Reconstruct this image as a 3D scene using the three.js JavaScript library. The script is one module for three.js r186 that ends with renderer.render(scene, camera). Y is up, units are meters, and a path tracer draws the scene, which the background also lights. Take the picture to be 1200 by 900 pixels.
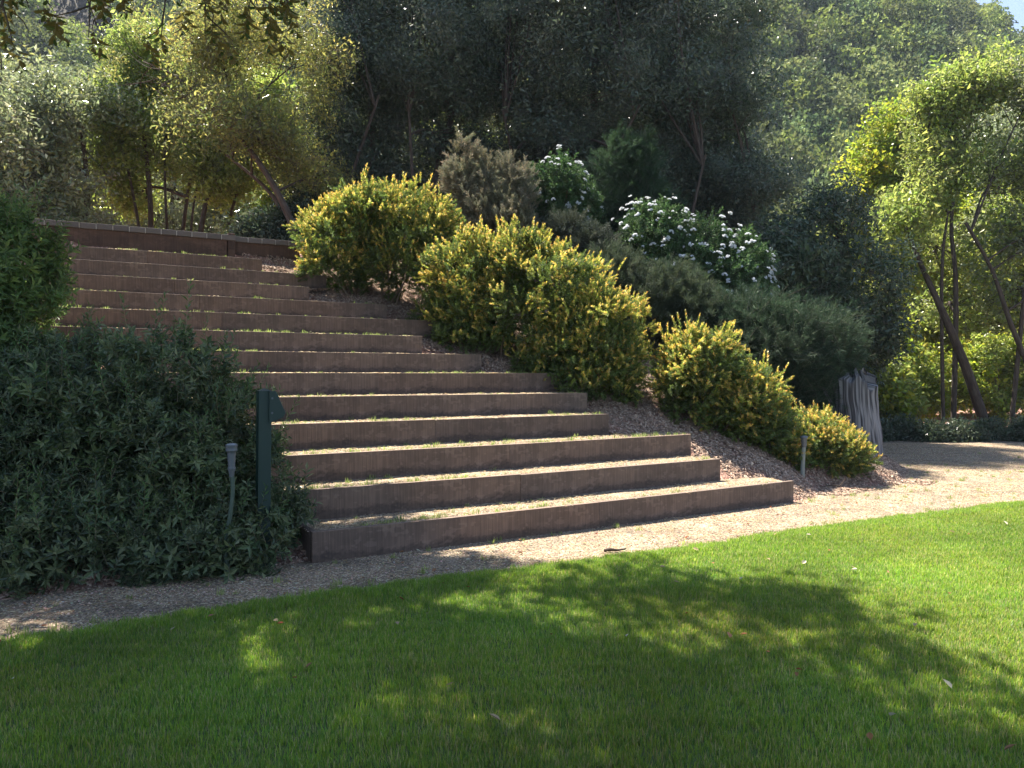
import * as THREE from 'three';
import { mergeGeometries } from 'three/addons/utils/BufferGeometryUtils.js';

// ------------------------------------------------------------------ camera, sky, sun, exposure
// World: y up, metres. "f" below is the distance forward of the viewer (f = -z).
const scene = new THREE.Scene();
const renderer = new THREE.WebGLRenderer({ antialias: true });
renderer.toneMapping = THREE.LinearToneMapping;
renderer.toneMappingExposure = 4.9;
renderer.shadowMap.enabled = true;
const camera = new THREE.PerspectiveCamera(53.08, 4 / 3, 0.05, 900);
camera.position.set(0, 1.6, 0);
camera.rotation.x = -0.0119;

const SUN_EL = 63 * Math.PI / 180;
const sunDir = new THREE.Vector3(-0.6 * Math.cos(SUN_EL), Math.sin(SUN_EL), -0.8 * Math.cos(SUN_EL)).normalize();
{   // pale, slightly hazy daylight sky: lighter towards the horizon, a soft glow round the sun
  const W = 512, H = 256, px = new Float32Array(W * H * 4), d = new THREE.Vector3();
  const zen = [0.115, 0.19, 0.36], hor = [0.28, 0.345, 0.44], K = 0.64;
  for (let j = 0; j < H; j++) for (let i = 0; i < W; i++) {
    const el = ((j + 0.5) / H - 0.5) * Math.PI, az = ((i + 0.5) / W - 0.5) * 2 * Math.PI;
    d.set(Math.cos(el) * Math.cos(az), Math.sin(el), Math.cos(el) * Math.sin(az));
    const t = Math.pow(Math.max(0, Math.sin(el)), 0.5), c = Math.max(-1, Math.min(1, d.dot(sunDir))), a = Math.acos(c);
    const g = 0.35 * Math.exp(-a * 7) + 0.1 * Math.exp(-a * 2.2);
    for (let k = 0; k < 3; k++) px[(j * W + i) * 4 + k] = K * (el < 0 ? hor[k] * 0.6 : hor[k] + (zen[k] - hor[k]) * t + g * [1, 0.97, 0.92][k]);
    px[(j * W + i) * 4 + 3] = 1;
  }
  const sky = new THREE.DataTexture(px, W, H, THREE.RGBAFormat, THREE.FloatType);
  sky.mapping = THREE.EquirectangularReflectionMapping; sky.magFilter = THREE.LinearFilter; sky.minFilter = THREE.LinearFilter; sky.wrapS = THREE.RepeatWrapping; sky.needsUpdate = true;
  scene.background = sky; scene.environment = sky;
}
const sun = new THREE.DirectionalLight(new THREE.Color(1, 0.93, 0.82), 4.6);
sun.name = 'sun';
sun.position.copy(sunDir).multiplyScalar(80).add(new THREE.Vector3(0, 0, -12));
sun.target.position.set(0, 0, -12);
sun.castShadow = true;
Object.assign(sun.shadow.camera, { left: -45, right: 45, top: 45, bottom: -45, near: 1, far: 220 });
sun.shadow.mapSize.set(4096, 4096);
scene.add(sun, sun.target);

// ------------------------------------------------------------------ helpers
const mul = (a) => () => { a = (a + 0x6d2b79f5) | 0; let t = Math.imul(a ^ (a >>> 15), 1 | a); t = (t + Math.imul(t ^ (t >>> 7), 61 | t)) ^ t; return ((t ^ (t >>> 14)) >>> 0) / 4294967296; };
const V = (x, h, f) => new THREE.Vector3(x, h, -f);
const clamp = (x, a, b) => Math.min(b, Math.max(a, x));
const smooth = (a, b, x) => { const t = clamp((x - a) / (b - a), 0, 1); return t * t * (3 - 2 * t); };
const lerp = (a, b, t) => a + (b - a) * t;
const hash3 = (x, y, z) => { let h = Math.imul(x, 374761393) ^ Math.imul(y, 668265263) ^ Math.imul(z, 2147483647 - 1274126177); h = Math.imul(h ^ (h >>> 13), 1274126177); return ((h ^ (h >>> 16)) >>> 0) / 4294967296; };
function noise(x, y = 0, z = 0) {
  const xi = Math.floor(x), yi = Math.floor(y), zi = Math.floor(z);
  const s = (t) => t * t * (3 - 2 * t), u = s(x - xi), v = s(y - yi), w = s(z - zi);
  const c = (a, b, d) => hash3(xi + a, yi + b, zi + d);
  return lerp(lerp(lerp(c(0, 0, 0), c(1, 0, 0), u), lerp(c(0, 1, 0), c(1, 1, 0), u), v), lerp(lerp(c(0, 0, 1), c(1, 0, 1), u), lerp(c(0, 1, 1), c(1, 1, 1), u), v), w);
}
const fbm = (x, y, z = 0) => 0.5 * noise(x, y, z) + 0.28 * noise(x * 2.1, y * 2.1, z * 2.1 + 7) + 0.22 * noise(x * 4.3, y * 4.3, z * 4.3 + 3);

const q0 = new THREE.Quaternion(), UPY = new THREE.Vector3(0, 1, 0);
const mat4 = (p, dir, twist, sc) => { const q = new THREE.Quaternion().setFromUnitVectors(UPY, dir).multiply(q0.setFromAxisAngle(UPY, twist)); return new THREE.Matrix4().compose(p, q, sc.isVector3 ? sc : new THREE.Vector3(sc, sc, sc)); };
const used = new Map();
function numbered(name) { const k = used.get(name) ?? 0; used.set(name, k + 1); return k ? `${name}_${String(k).padStart(3, '0')}` : name; }
function thing(name, label, category, pos = new THREE.Vector3(), group) {
  const o = new THREE.Group();
  o.name = numbered(name); o.position.copy(pos); o.userData = { label, category };
  if (group) o.userData.group = group;
  scene.add(o);
  return o;
}
function part(name, geo, mat, parent, kind) {
  const m = new THREE.Mesh(geo, mat);
  m.name = name; m.castShadow = m.receiveShadow = true;
  if (kind) m.userData.kind = kind;
  parent.add(m);
  return m;
}
function copies(name, geo, mat, mats, tints, parent, label, category) {
  const m = new THREE.InstancedMesh(geo, mat, mats.length);
  m.name = name; m.castShadow = m.receiveShadow = true; m.userData.kind = 'stuff';
  if (label) m.userData.label = label;
  if (category) m.userData.category = category;
  mats.forEach((x, i) => m.setMatrixAt(i, x));
  if (tints) tints.forEach((c, i) => m.setColorAt(i, c));
  parent.add(m);
  return m;
}
function struct(name, geo, mat, label) {
  const m = part(name, geo, mat, scene, 'structure');
  if (label) m.userData.label = label;
  return m;
}

// textures -----------------------------------------------------------
function dataTex(w, h, fn, srgb = false) {
  const a = new Uint8Array(w * h * 4);
  for (let y = 0; y < h; y++) for (let x = 0; x < w; x++) {
    const c = fn(x / w, y / h, x, y), i = (y * w + x) * 4;
    if (typeof c === 'number') a[i] = a[i + 1] = a[i + 2] = clamp(c, 0, 1) * 255;
    else for (let k = 0; k < 3; k++) a[i + k] = clamp(c[k], 0, 1) * 255;
    a[i + 3] = 255;
  }
  const t = new THREE.DataTexture(a, w, h);
  t.wrapS = t.wrapT = THREE.RepeatWrapping; t.magFilter = THREE.LinearFilter; t.minFilter = THREE.LinearMipmapLinearFilter;
  if (srgb) t.colorSpace = THREE.SRGBColorSpace;
  t.needsUpdate = true;
  return t;
}
// periodic value noise, period p cells over 0..1
const pnoise = (u, v, p, q = p, seed = 0) => {
  const x = u * p, y = v * q, xi = Math.floor(x), yi = Math.floor(y), s = (t) => t * t * (3 - 2 * t), a = s(x - xi), b = s(y - yi);
  const c = (i, j) => hash3(((xi + i) % p + p) % p, ((yi + j) % q + q) % q, seed);
  return lerp(lerp(c(0, 0), c(1, 0), a), lerp(c(0, 1), c(1, 1), a), b);
};
// periodic pebble cells: [nearest distance, cell id]
function cells(u, v, p, seed) {
  const x = u * p, y = v * p, xi = Math.floor(x), yi = Math.floor(y);
  let best = 9, second = 9, id = 0;
  for (let i = -1; i <= 1; i++) for (let j = -1; j <= 1; j++) {
    const cx = ((xi + i) % p + p) % p, cy = ((yi + j) % p + p) % p;
    const dx = xi + i + hash3(cx, cy, seed) - x, dy = yi + j + hash3(cx, cy, seed + 1) - y, d = dx * dx + dy * dy;
    if (d < best) { second = best; best = d; id = hash3(cx, cy, seed + 2); } else if (d < second) second = d;
  }
  return [Math.sqrt(best), Math.sqrt(second), id];
}
const pebbleTone = (id) => {
  const tones = [[0.66, 0.58, 0.48], [0.58, 0.49, 0.39], [0.74, 0.67, 0.57], [0.47, 0.39, 0.31], [0.63, 0.56, 0.44], [0.4, 0.35, 0.29]];
  return tones[Math.floor(id * 5.999)];
};
const gravelMap = dataTex(1024, 1024, (u, v) => {
  const [a, b, id] = cells(u, v, 72, 11), [a2, b2, id2] = cells(u, v, 150, 29);
  const t = b - a > 0.12 ? pebbleTone(id) : pebbleTone(id2).map((c) => c * 0.8);
  const k = 0.79 + 0.28 * pnoise(u, v, 7, 7, 5) - 0.1 * pnoise(u, v, 3, 3, 9);
  return t.map((c) => c * k);
}, true);
const gravelBump = dataTex(1024, 1024, (u, v) => { const [a, b] = cells(u, v, 72, 11), [c, d] = cells(u, v, 150, 29); return 0.6 * clamp((b - a) * 1.6, 0, 1) + 0.4 * clamp(d - c, 0, 1); });
const soilMap = dataTex(512, 512, (u, v) => {
  const [a, b, id] = cells(u, v, 46, 3);
  const base = id < 0.35 ? [0.50, 0.37, 0.31] : id < 0.7 ? [0.41, 0.30, 0.25] : [0.60, 0.47, 0.41];
  const k = 0.75 + 0.5 * pnoise(u, v, 9, 9, 2) * 0.6 + 0.3 * (b - a);
  return base.map((c) => c * k * 1.1);
}, true);
const soilBump = dataTex(512, 512, (u, v) => { const [a, b] = cells(u, v, 46, 3); return 0.7 * (b - a) + 0.3 * pnoise(u, v, 20, 20, 4); });
// rough brown boards: upright streaks, rubbed patches, water stains with ragged outlines (uv 0..1 = 2 m wide, 0.5 m high)
const boardMap = dataTex(1024, 256, (u, v) => {
  const streak = pnoise(u, v, 190, 2, 21) * 0.5 + pnoise(u, v, 420, 3, 22) * 0.5;
  const blotch = 0.6 * pnoise(u, v, 9, 4, 23) + 0.4 * pnoise(u, v, 31, 9, 24);
  const stain = smooth(0.54, 0.60, 0.55 * pnoise(u, v, 7, 3, 31) + 0.45 * pnoise(u, v, 26, 8, 32));
  const scuff = smooth(0.62, 0.7, 0.5 * pnoise(u, v, 14, 8, 33) + 0.5 * pnoise(u, v, 60, 24, 34));
  const k = (0.82 + 0.22 * streak + 0.2 * (blotch - 0.5)) * (1 - 0.07 * stain);
  const line = 0.06 + 0.06 * pnoise(u, 0.5, 3, 2, 36) + 0.05 * pnoise(u, 0.5, 13, 2, 37) + 0.03 * pnoise(u, v, 60, 14, 38) + 0.03 * pnoise(u, v, 160, 40, 39), damp = smooth(line + 0.02, line - 0.015, v * 0.5) * (0.4 + 0.8 * pnoise(u, v, 90, 30, 40));
  const c = [0.43, 0.36, 0.31].map((x) => x * (1 - 0.24 * damp));
  return [lerp(c[0] * k, 0.56, scuff * 0.25), lerp(c[1] * k, 0.48, scuff * 0.25), lerp(c[2] * k, 0.43, scuff * 0.25)];
}, true);
const boardBump = dataTex(1024, 256, (u, v) => 0.5 * pnoise(u, v, 190, 2, 21) + 0.3 * pnoise(u, v, 420, 3, 22) + 0.2 * pnoise(u, v, 40, 20, 41));
const barkMap = dataTex(256, 256, (u, v) => { const s = pnoise(u, v, 26, 5, 51) * 0.6 + pnoise(u, v, 60, 14, 52) * 0.4; const l = smooth(0.6, 0.75, pnoise(u, v, 6, 6, 53)); return [lerp(0.28 + 0.3 * s, 0.55, l * 0.3), lerp(0.23 + 0.26 * s, 0.53, l * 0.3), lerp(0.19 + 0.22 * s, 0.47, l * 0.3)]; }, true);
const barkBump = dataTex(256, 256, (u, v) => pnoise(u, v, 26, 5, 51) * 0.6 + pnoise(u, v, 60, 14, 52) * 0.4);
const greyWoodMap = dataTex(512, 512, (u, v) => { const w = u + 0.03 * pnoise(u, v, 4, 4, 63); const s = pnoise(w, v, 40, 3, 61) * 0.6 + pnoise(w, v, 110, 6, 62) * 0.4; const k = smooth(0.25, 0.75, s); return [0.16 + 0.34 * k, 0.16 + 0.335 * k, 0.17 + 0.33 * k]; }, true);
const greyWoodBump = dataTex(512, 512, (u, v) => { const w = u + 0.03 * pnoise(u, v, 4, 4, 63); return pnoise(w, v, 40, 3, 61) * 0.6 + pnoise(w, v, 110, 6, 62) * 0.4; });
const rep = (t, x, y) => { const c = t.clone(); c.repeat.set(x, y); c.needsUpdate = true; return c; };

// materials ----------------------------------------------------------
const lin = (r, g, b) => new THREE.Color().setRGB(r, g, b);
function leafMat(name, r, g, b, { through = 0.42, coat = 0.25, coatRough = 0.42 } = {}) {
  return new THREE.MeshPhysicalMaterial({ name, color: lin(r, g, b), vertexColors: true, roughness: 1, transmission: through, thickness: 0, clearcoat: coat, clearcoatRoughness: coatRough, specularIntensity: 0.3, side: THREE.DoubleSide });
}
const M = {
  gravel: new THREE.MeshStandardMaterial({ name: 'gravel', map: gravelMap, bumpMap: gravelBump, bumpScale: 0.006, roughness: 0.95 }),
  soil: new THREE.MeshStandardMaterial({ name: 'bark mulch soil', map: soilMap, bumpMap: soilBump, bumpScale: 0.02, roughness: 1 }),
  scrub: new THREE.MeshStandardMaterial({ name: 'hillside scrub', color: lin(0.09, 0.11, 0.045), map: rep(soilMap, 0.1, 0.1), roughness: 1 }),
  turf: new THREE.MeshStandardMaterial({ name: 'turf soil', color: lin(0.06, 0.085, 0.02), roughness: 1 }),
  board: new THREE.MeshStandardMaterial({ name: 'brown board', map: rep(boardMap, 0.5, 2), bumpMap: rep(boardBump, 0.5, 2), bumpScale: 0.003, roughness: 0.82 }),
  wallFace: new THREE.MeshStandardMaterial({ name: 'stained wall face', map: rep(boardMap, 0.5, 2), bumpMap: rep(boardBump, 0.5, 2), bumpScale: 0.003, roughness: 0.9, color: lin(0.62, 0.52, 0.48) }),
  bark: new THREE.MeshStandardMaterial({ name: 'bark', map: rep(barkMap, 2, 1), bumpMap: rep(barkBump, 2, 1), bumpScale: 0.012, roughness: 0.95, color: lin(0.55, 0.55, 0.53) }),
  darkBark: new THREE.MeshStandardMaterial({ name: 'dark bark', map: rep(barkMap, 2, 1), color: lin(0.34, 0.34, 0.33), roughness: 0.95 }),
  twig: new THREE.MeshStandardMaterial({ name: 'twig', color: lin(0.16, 0.11, 0.07), roughness: 0.95 }),
  greyWood: new THREE.MeshStandardMaterial({ name: 'weathered grey wood', map: rep(greyWoodMap, 1, 1), bumpMap: rep(greyWoodBump, 1, 1), bumpScale: 0.012, roughness: 0.9 }),
  greenPaint: new THREE.MeshStandardMaterial({ name: 'dark green paint', color: lin(0.006, 0.025, 0.02), roughness: 0.5 }),
  greenPipe: new THREE.MeshStandardMaterial({ name: 'green stem', color: lin(0.05, 0.075, 0.052), roughness: 0.65 }),
  galv: new THREE.MeshStandardMaterial({ name: 'dull grey metal', color: lin(0.11, 0.12, 0.13), metalness: 0.3, roughness: 0.55 }),
  galvDark: new THREE.MeshStandardMaterial({ name: 'weathered post', color: lin(0.2, 0.22, 0.19), roughness: 0.7 }),
  lens: new THREE.MeshPhysicalMaterial({ name: 'lamp glass', color: lin(0.18, 0.19, 0.2), roughness: 0.25, clearcoat: 0.6 }),
  brick: [0.9, 1.0, 1.15].map((k) => new THREE.MeshStandardMaterial({ name: 'grey brown brick', color: lin(0.115 * k, 0.1 * k, 0.092 * k), bumpMap: soilBump, bumpScale: 0.004, roughness: 0.95 })),
  mortar: new THREE.MeshStandardMaterial({ name: 'pale mortar', color: lin(0.5, 0.48, 0.44), roughness: 0.95 }),
  stone: new THREE.MeshStandardMaterial({ name: 'loose gravel', vertexColors: true, roughness: 0.95 }),
  chip: new THREE.MeshStandardMaterial({ name: 'bark chips', vertexColors: true, roughness: 1 }),
  petal: new THREE.MeshPhysicalMaterial({ name: 'white petals', color: lin(0.72, 0.73, 0.74), roughness: 1, transmission: 0.3, thickness: 0, side: THREE.DoubleSide }),
};

// ------------------------------------------------------------------ leaf and sprig geometry
class Tris {
  constructor() { this.p = []; this.c = []; }
  tri(a, b, c, col) { for (const v of [a, b, c]) { this.p.push(v.x, v.y, v.z); this.c.push(col[0], col[1], col[2]); } }
  // a leaf from point o along unit d, blade normal near n
  leaf(o, d, n, len, wid, col, { fold = 0.25, droop = 0.15, seg = 1 } = {}) {
    const side = new THREE.Vector3().crossVectors(d, n).normalize(), up = new THREE.Vector3().crossVectors(side, d).normalize();
    const at = (a, s) => o.clone().addScaledVector(d, a * len).addScaledVector(side, s * wid / 2).addScaledVector(up, Math.abs(s) * fold * wid - droop * len * a * a);
    if (seg === 1) { const a = at(0, 0), l = at(0.45, -1), r = at(0.45, 1), t = at(1, 0); this.tri(a, t, l, col); this.tri(a, r, t, col); return; }
    const a = at(0, 0), l1 = at(0.28, -0.9), r1 = at(0.28, 0.9), l2 = at(0.62, -0.85), r2 = at(0.62, 0.85), m1 = at(0.3, 0), m2 = at(0.64, 0), t = at(1, 0);
    this.tri(a, m1, l1, col); this.tri(a, r1, m1, col); this.tri(l1, m1, l2, col); this.tri(m1, m2, l2, col); this.tri(m1, r1, m2, col); this.tri(r1, r2, m2, col); this.tri(l2, m2, t, col); this.tri(m2, r2, t, col);
  }
  stick(a, b, r, col) {
    const d = b.clone().sub(a).normalize(), e = new THREE.Vector3(0.31, 0.83, -0.46).cross(d).normalize(), g = new THREE.Vector3().crossVectors(d, e);
    const ring = [0, 1, 2].map((k) => e.clone().multiplyScalar(Math.cos(k * 2.094) * r).addScaledVector(g, Math.sin(k * 2.094) * r));
    for (let k = 0; k < 3; k++) { const p = ring[k], q = ring[(k + 1) % 3]; this.tri(a.clone().add(p), a.clone().add(q), b.clone().addScaledVector(p, 0.4), col); this.tri(a.clone().add(q), b.clone().addScaledVector(q, 0.4), b.clone().addScaledVector(p, 0.4), col); }
  }
  geo() {
    const g = new THREE.BufferGeometry();
    g.setAttribute('position', new THREE.Float32BufferAttribute(this.p, 3));
    g.setAttribute('color', new THREE.Float32BufferAttribute(this.c, 3));
    g.computeVertexNormals();
    return g;
  }
}
const rdir = (r) => { const z = r() * 2 - 1, a = r() * 6.2832, s = Math.sqrt(1 - z * z); return new THREE.Vector3(s * Math.cos(a), z, s * Math.sin(a)); };
const pick = (r, a) => a[Math.floor(r() * a.length * 0.99999)];
const vary = (r, c, k) => { const t = 1 + (r() - 0.5) * 2 * k; return [c[0] * t * (1 + (r() - 0.5) * k * 0.5), c[1] * t, c[2] * t]; };
// leaves along an upright stem (stem along +y)
function spray(seed, { n = 12, L = 0.18, len = 0.06, wid = 0.016, cols, open = 0.9, stem = [0.25, 0.2, 0.12], rstem = 0.002, droop = 0.15, seg = 1, tip = null }) {
  const r = mul(seed), T = new Tris(), bend = new THREE.Vector3((r() - 0.5) * 0.35, 0, (r() - 0.5) * 0.35);
  const on = (t) => new THREE.Vector3(bend.x * L * t * t, L * t, bend.z * L * t * t);
  T.stick(on(0), on(0.95), rstem, stem);
  for (let i = 0; i < n; i++) {
    const t = 0.08 + 0.92 * (i + r() * 0.6) / n, a = i * 2.4 + r() * 0.7, o = open * (1.15 - 0.5 * t) * (0.75 + 0.5 * r());
    const d = new THREE.Vector3(Math.cos(a) * Math.sin(o), Math.cos(o), Math.sin(a) * Math.sin(o)).normalize();
    const nrm = new THREE.Vector3(0, 1, 0).add(rdir(r).multiplyScalar(0.35));
    const k = (0.7 + 0.5 * r()) * (1 - 0.35 * Math.max(0, t - 0.7) / 0.3);
    T.leaf(on(t), d, nrm, len * k, wid * k, vary(r, tip && t > 0.56 && r() < 0.8 ? pick(r, tip) : pick(r, cols), 0.18), { droop, seg });
  }
  return T.geo();
}
// a twiggy ball of leaves
function clump(seed, { n = 26, R = 0.22, len = 0.05, wid = 0.025, cols, twigs = 4, stem = [0.17, 0.15, 0.11], flat = 0.8, hang = 0 }) {
  const r = mul(seed), T = new Tris();
  for (let i = 0; i < twigs; i++) T.stick(new THREE.Vector3(), rdir(r).multiplyScalar(R * 0.9), 0.004, stem);
  for (let i = 0; i < n; i++) {
    const o = rdir(r).multiplyScalar(R * Math.cbrt(r())); o.y *= flat;
    const d = rdir(r); d.y = d.y * 0.7 - hang; d.normalize();
    const nrm = new THREE.Vector3(0, 1, 0).add(rdir(r).multiplyScalar(0.9));
    const k = 0.7 + 0.6 * r();
    T.leaf(o, d, nrm, len * k, wid * k, vary(r, pick(r, cols), 0.2), { fold: 0.2, droop: 0.1 });
  }
  return T.geo();
}
// needles in a plume, stem along +y
function plume(seed, { n = 40, L = 0.4, len = 0.07, wid = 0.005, cols, open = 0.6, arch = 0.4 }) {
  const r = mul(seed), T = new Tris(), a0 = r() * 6.28, on = (t) => new THREE.Vector3(Math.cos(a0) * arch * L * t * t, L * t * (1 - 0.35 * arch * t), Math.sin(a0) * arch * L * t * t);
  for (let s = 0; s < 3; s++) T.stick(on(s / 3), on((s + 1) / 3), 0.003, [0.11, 0.11, 0.075]);
  for (let i = 0; i < n; i++) {
    const t = 0.1 + 0.9 * (i / n), a = i * 2.4, o = open * (0.7 + 0.6 * r());
    const d = new THREE.Vector3(Math.cos(a) * Math.sin(o), Math.cos(o), Math.sin(a) * Math.sin(o)).normalize();
    T.leaf(on(t), d, rdir(r), len * (0.6 + 0.7 * r()), wid, vary(r, pick(r, cols), 0.22), { fold: 0.1, droop: 0.2 });
  }
  return T.geo();
}

// several sprays or balls of leaves joined into one larger branchlet
function join(seed, geos, k, place) { const r = mul(seed), a = []; for (let i = 0; i < k; i++) a.push(geos[i % geos.length].clone().applyMatrix4(place(r, i))); return mergeGeometries(a); }
const tufts = (seed, geos, k = 8, R = 0.12, spread = 0.75, variants = 3) => Array.from({ length: variants }, (_, v) => join(seed + v * 7, geos, k, (r) => mat4(rdir(r).multiplyScalar(R * Math.cbrt(r())), new THREE.Vector3(0, 1, 0).addScaledVector(rdir(r), spread).normalize(), r() * 6.28, 0.75 + 0.5 * r())));
const balls = (seed, geos, k = 16, R = 0.62, variants = 4) => Array.from({ length: variants }, (_, v) => join(seed + v * 7, geos, k, (r) => { const p = rdir(r).multiplyScalar(R * Math.sqrt(r())); p.y *= 0.75; return mat4(p, rdir(r), r() * 6.28, 0.75 + 0.5 * r()); }));

// ------------------------------------------------------------------ the lie of the land
const O = { x: 1.1213, f: 8.1364 }, TH = 1.02756, DX = Math.sin(TH), DF = Math.cos(TH), TREAD = 0.55654, RISE = 0.27066;
const sOf = (x, f) => -(x - O.x) * DF + (f - O.f) * DX, tOf = (x, f) => (x - O.x) * DX + (f - O.f) * DF;
const st = (t, s) => [O.x + t * DX - s * DF, O.f + t * DF + s * DX];
const FOOT = [[3.0, 8.6], [3.75, 9.75], [4.3, 10.75], [5.6, 11.2], [6.6, 12.9], [7.2, 16], [8.2, 19.5], [10, 26], [13, 40]];
function inFoot(x, f) {   // signed distance inside (left of) the right-hand foot of the bank
  let best = 1e9, sign = 1;
  for (let i = 0; i < FOOT.length - 1; i++) {
    const [ax, af] = FOOT[i], [bx, bf] = FOOT[i + 1], ux = bx - ax, uf = bf - af, l2 = ux * ux + uf * uf;
    const k = clamp(((x - ax) * ux + (f - af) * uf) / l2, 0, 1), px = ax + k * ux - x, pf = af + k * uf - f, d = px * px + pf * pf;
    if (d < best) { best = d; sign = ux * (f - af) - uf * (x - ax) > 0 ? 1 : -1; }
  }
  return Math.sqrt(best) * sign;
}
const ENDS = [[-3.26, 2.83], [-3.42, 2.11], [-3.6, 2.15], [-3.75, 1.2], [-3.9, 1.26], [-4.2, 1.21], [-4.6, 0.19], [-5.9, -0.49], [-5.95, 0.06], [-6.0, -0.59], [-6.0, -1.66], [-6.0, -1.2], [-6.0, -2.11]];
const ridge = (x) => 99 - 0.8 * Math.max(0, x - 49) - 0.15 * Math.max(0, -x - 20) + 5 * noise(x * 0.05, 3.3);
function land(x, f) {
  const s = sOf(x, f);
  let hs = 0.4864 * s - 0.02;
  const plate = 3.86 + 0.03 * Math.max(0, s - 9);
  if (s > 7.24) hs = lerp(3.48, plate, smooth(7.24, 7.5, s));
  const g = inFoot(x, f), hr = g * 0.62 + 0.02;
  let h = hs < hr ? hs : hr;
  const k = 0.25, q = clamp(0.5 + 0.5 * (hr - hs) / k, 0, 1);
  if (s > 0 && g > 0 && s < 7) h = lerp(hr, hs, q) - k * q * (1 - q) * 0.5;
  h = Math.max(h, -0.006);
  const under = s > -0.1 && s < 7.24 && tOf(x, f) > -9.8 && tOf(x, f) < ENDS[clamp(Math.floor(s / TREAD), 0, 12)][1] - 0.05;
  if (under) h -= 0.07;
  else if (h > 0.05) h += (fbm(x * 1.7, f * 1.7, 1) - 0.5) * 0.09 * Math.min(1, h * 2);
  const far = smooth(44, 175, f);
  return h + (far > 0 ? ridge(x) * Math.pow(far, 1.1) + 4 * (fbm(x * 0.05, f * 0.05, 5) - 0.5) * Math.min(1, far * 6) : 0);
}
function axis(marks) { const a = []; for (let i = 0; i < marks.length - 1; i++) { const [x0, d0] = marks[i], [x1] = marks[i + 1], n = Math.round((x1 - x0) / d0); for (let k = 0; k < n; k++) a.push(x0 + (x1 - x0) * k / n); } a.push(marks.at(-1)[0]); return a; }
{
  const build = (xs, fs) => {
    const p = [], uv = [], idx = [];
    for (const f of fs) for (const x of xs) { p.push(x, land(x, f), -f); uv.push(x * 0.8, f * 0.8); }
    for (let j = 0; j < fs.length - 1; j++) for (let i = 0; i < xs.length - 1; i++) { const a = j * xs.length + i, b = a + 1, c = a + xs.length, d = c + 1; idx.push(a, b, c, b, d, c); }
    const g = new THREE.BufferGeometry();
    g.setAttribute('position', new THREE.Float32BufferAttribute(p, 3)); g.setAttribute('uv', new THREE.Float32BufferAttribute(uv, 2)); g.setIndex(idx); g.computeVertexNormals();
    return g;
  };
  struct('ground', build(axis([[-60, 3], [-40, 1.6], [-12, 0.4], [-5, 0.14], [8, 0.35], [20, 1.6], [60, 3]]), axis([[-14, 2], [2, 0.3], [5, 0.14], [16, 0.3], [24, 1.2], [42, 2]])), M.soil, 'brown mulched bank and flat ground round the stairs');
  struct('hillside', build(axis([[-190, 5], [190, 5]]), axis([[41.9, 3], [240, 5]])), M.scrub, 'steep green hillside rising beyond the trees');
}
const LAWN = [[-9, 2.4], [-5, 3.66], [-3.11, 4.47], [-2.26, 4.92], [-1.28, 5.58], [0, 6.14], [1.58, 6.96], [3.71, 8.2], [4.98, 8.82], [6.45, 9.54], [9, 10.4], [13, 11.2]];
function lawnEdge(x) { for (let i = 0; i < LAWN.length - 1; i++) if (x <= LAWN[i + 1][0]) return lerp(LAWN[i][1], LAWN[i + 1][1], (x - LAWN[i][0]) / (LAWN[i + 1][0] - LAWN[i][0])); return 11.2; }
const onPath = (x, f) => f > lawnEdge(x) + 0.05 && land(x, f) < 0.03 && f < 18.2 && x < 22 && !(sOf(x, f) > -0.02 && inFoot(x, f) > 0);
function sheet(outline, y, uvScale) {
  const shp = new THREE.Shape(outline.map(([x, f]) => new THREE.Vector2(x, f)));
  const g = new THREE.ShapeGeometry(shp), p = g.attributes.position, uv = g.attributes.uv;
  for (let i = 0; i < p.count; i++) { const x = p.getX(i), f = p.getY(i); p.setXYZ(i, x, y, -f); uv.setXY(i, x * uvScale, f * uvScale); }
  g.computeVertexNormals();
  return g;
}
{
  const foot = []; for (let t = -10; t <= 3.0; t += 0.5) foot.push(st(t, 0.12));
  const outline = [...foot, ...FOOT.slice(1, 7), [8.6, 18.6], [24, 18.9], [24, 11.2], ...LAWN.slice().reverse().map(([x, f]) => [x, f - 0.12])];
  struct('gravel_path', sheet(outline, 0.006, 1 / 1.3), M.gravel, 'pale pinkish gravel path curving past the foot of the stairs');
  struct('lawn', sheet([...LAWN, [24, 11.2], [24, -12], [-9, -12]], 0.012, 1), M.turf, 'mown green lawn');
}

// ------------------------------------------------------------------ the stairs
function slab(len, h, th, bevel = 0.006) {   // centred in x, base at y = 0, front face at z = 0, uv in metres
  const b = bevel, s = new THREE.Shape();
  s.moveTo(-len / 2 + b, b); s.lineTo(len / 2 - b, b); s.lineTo(len / 2 - b, h - b); s.lineTo(-len / 2 + b, h - b); s.closePath();
  const g = new THREE.ExtrudeGeometry(s, { depth: th - 2 * b, bevelEnabled: true, bevelThickness: b, bevelSize: b, bevelSegments: 2 });
  g.translate(0, 0, -th + b);
  return g;
}
const shiftUV = (g, du, dv) => { const u = g.attributes.uv; for (let i = 0; i < u.count; i++) u.setXY(i, u.getX(i) + du, u.getY(i) + dv); return g; };
const bow = (t) => 0.0042 * t * t;
const stairs = thing('garden_stairs', 'broad flight of brown board steps with gravel treads climbing the bank', 'stairs', V(O.x, 0, O.f));
stairs.rotation.y = Math.PI / 2 - TH;
const stairM = new THREE.Matrix4().makeRotationY(Math.PI / 2 - TH).setPosition(V(O.x, 0, O.f));
const steps = [], boards = [[1, 1, 1], [0.86, 0.85, 0.85], [1.1, 1.05, 1.0], [0.95, 0.9, 0.86]].map((c) => { const m = M.board.clone(); m.color.setRGB(...c); return m; });
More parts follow.
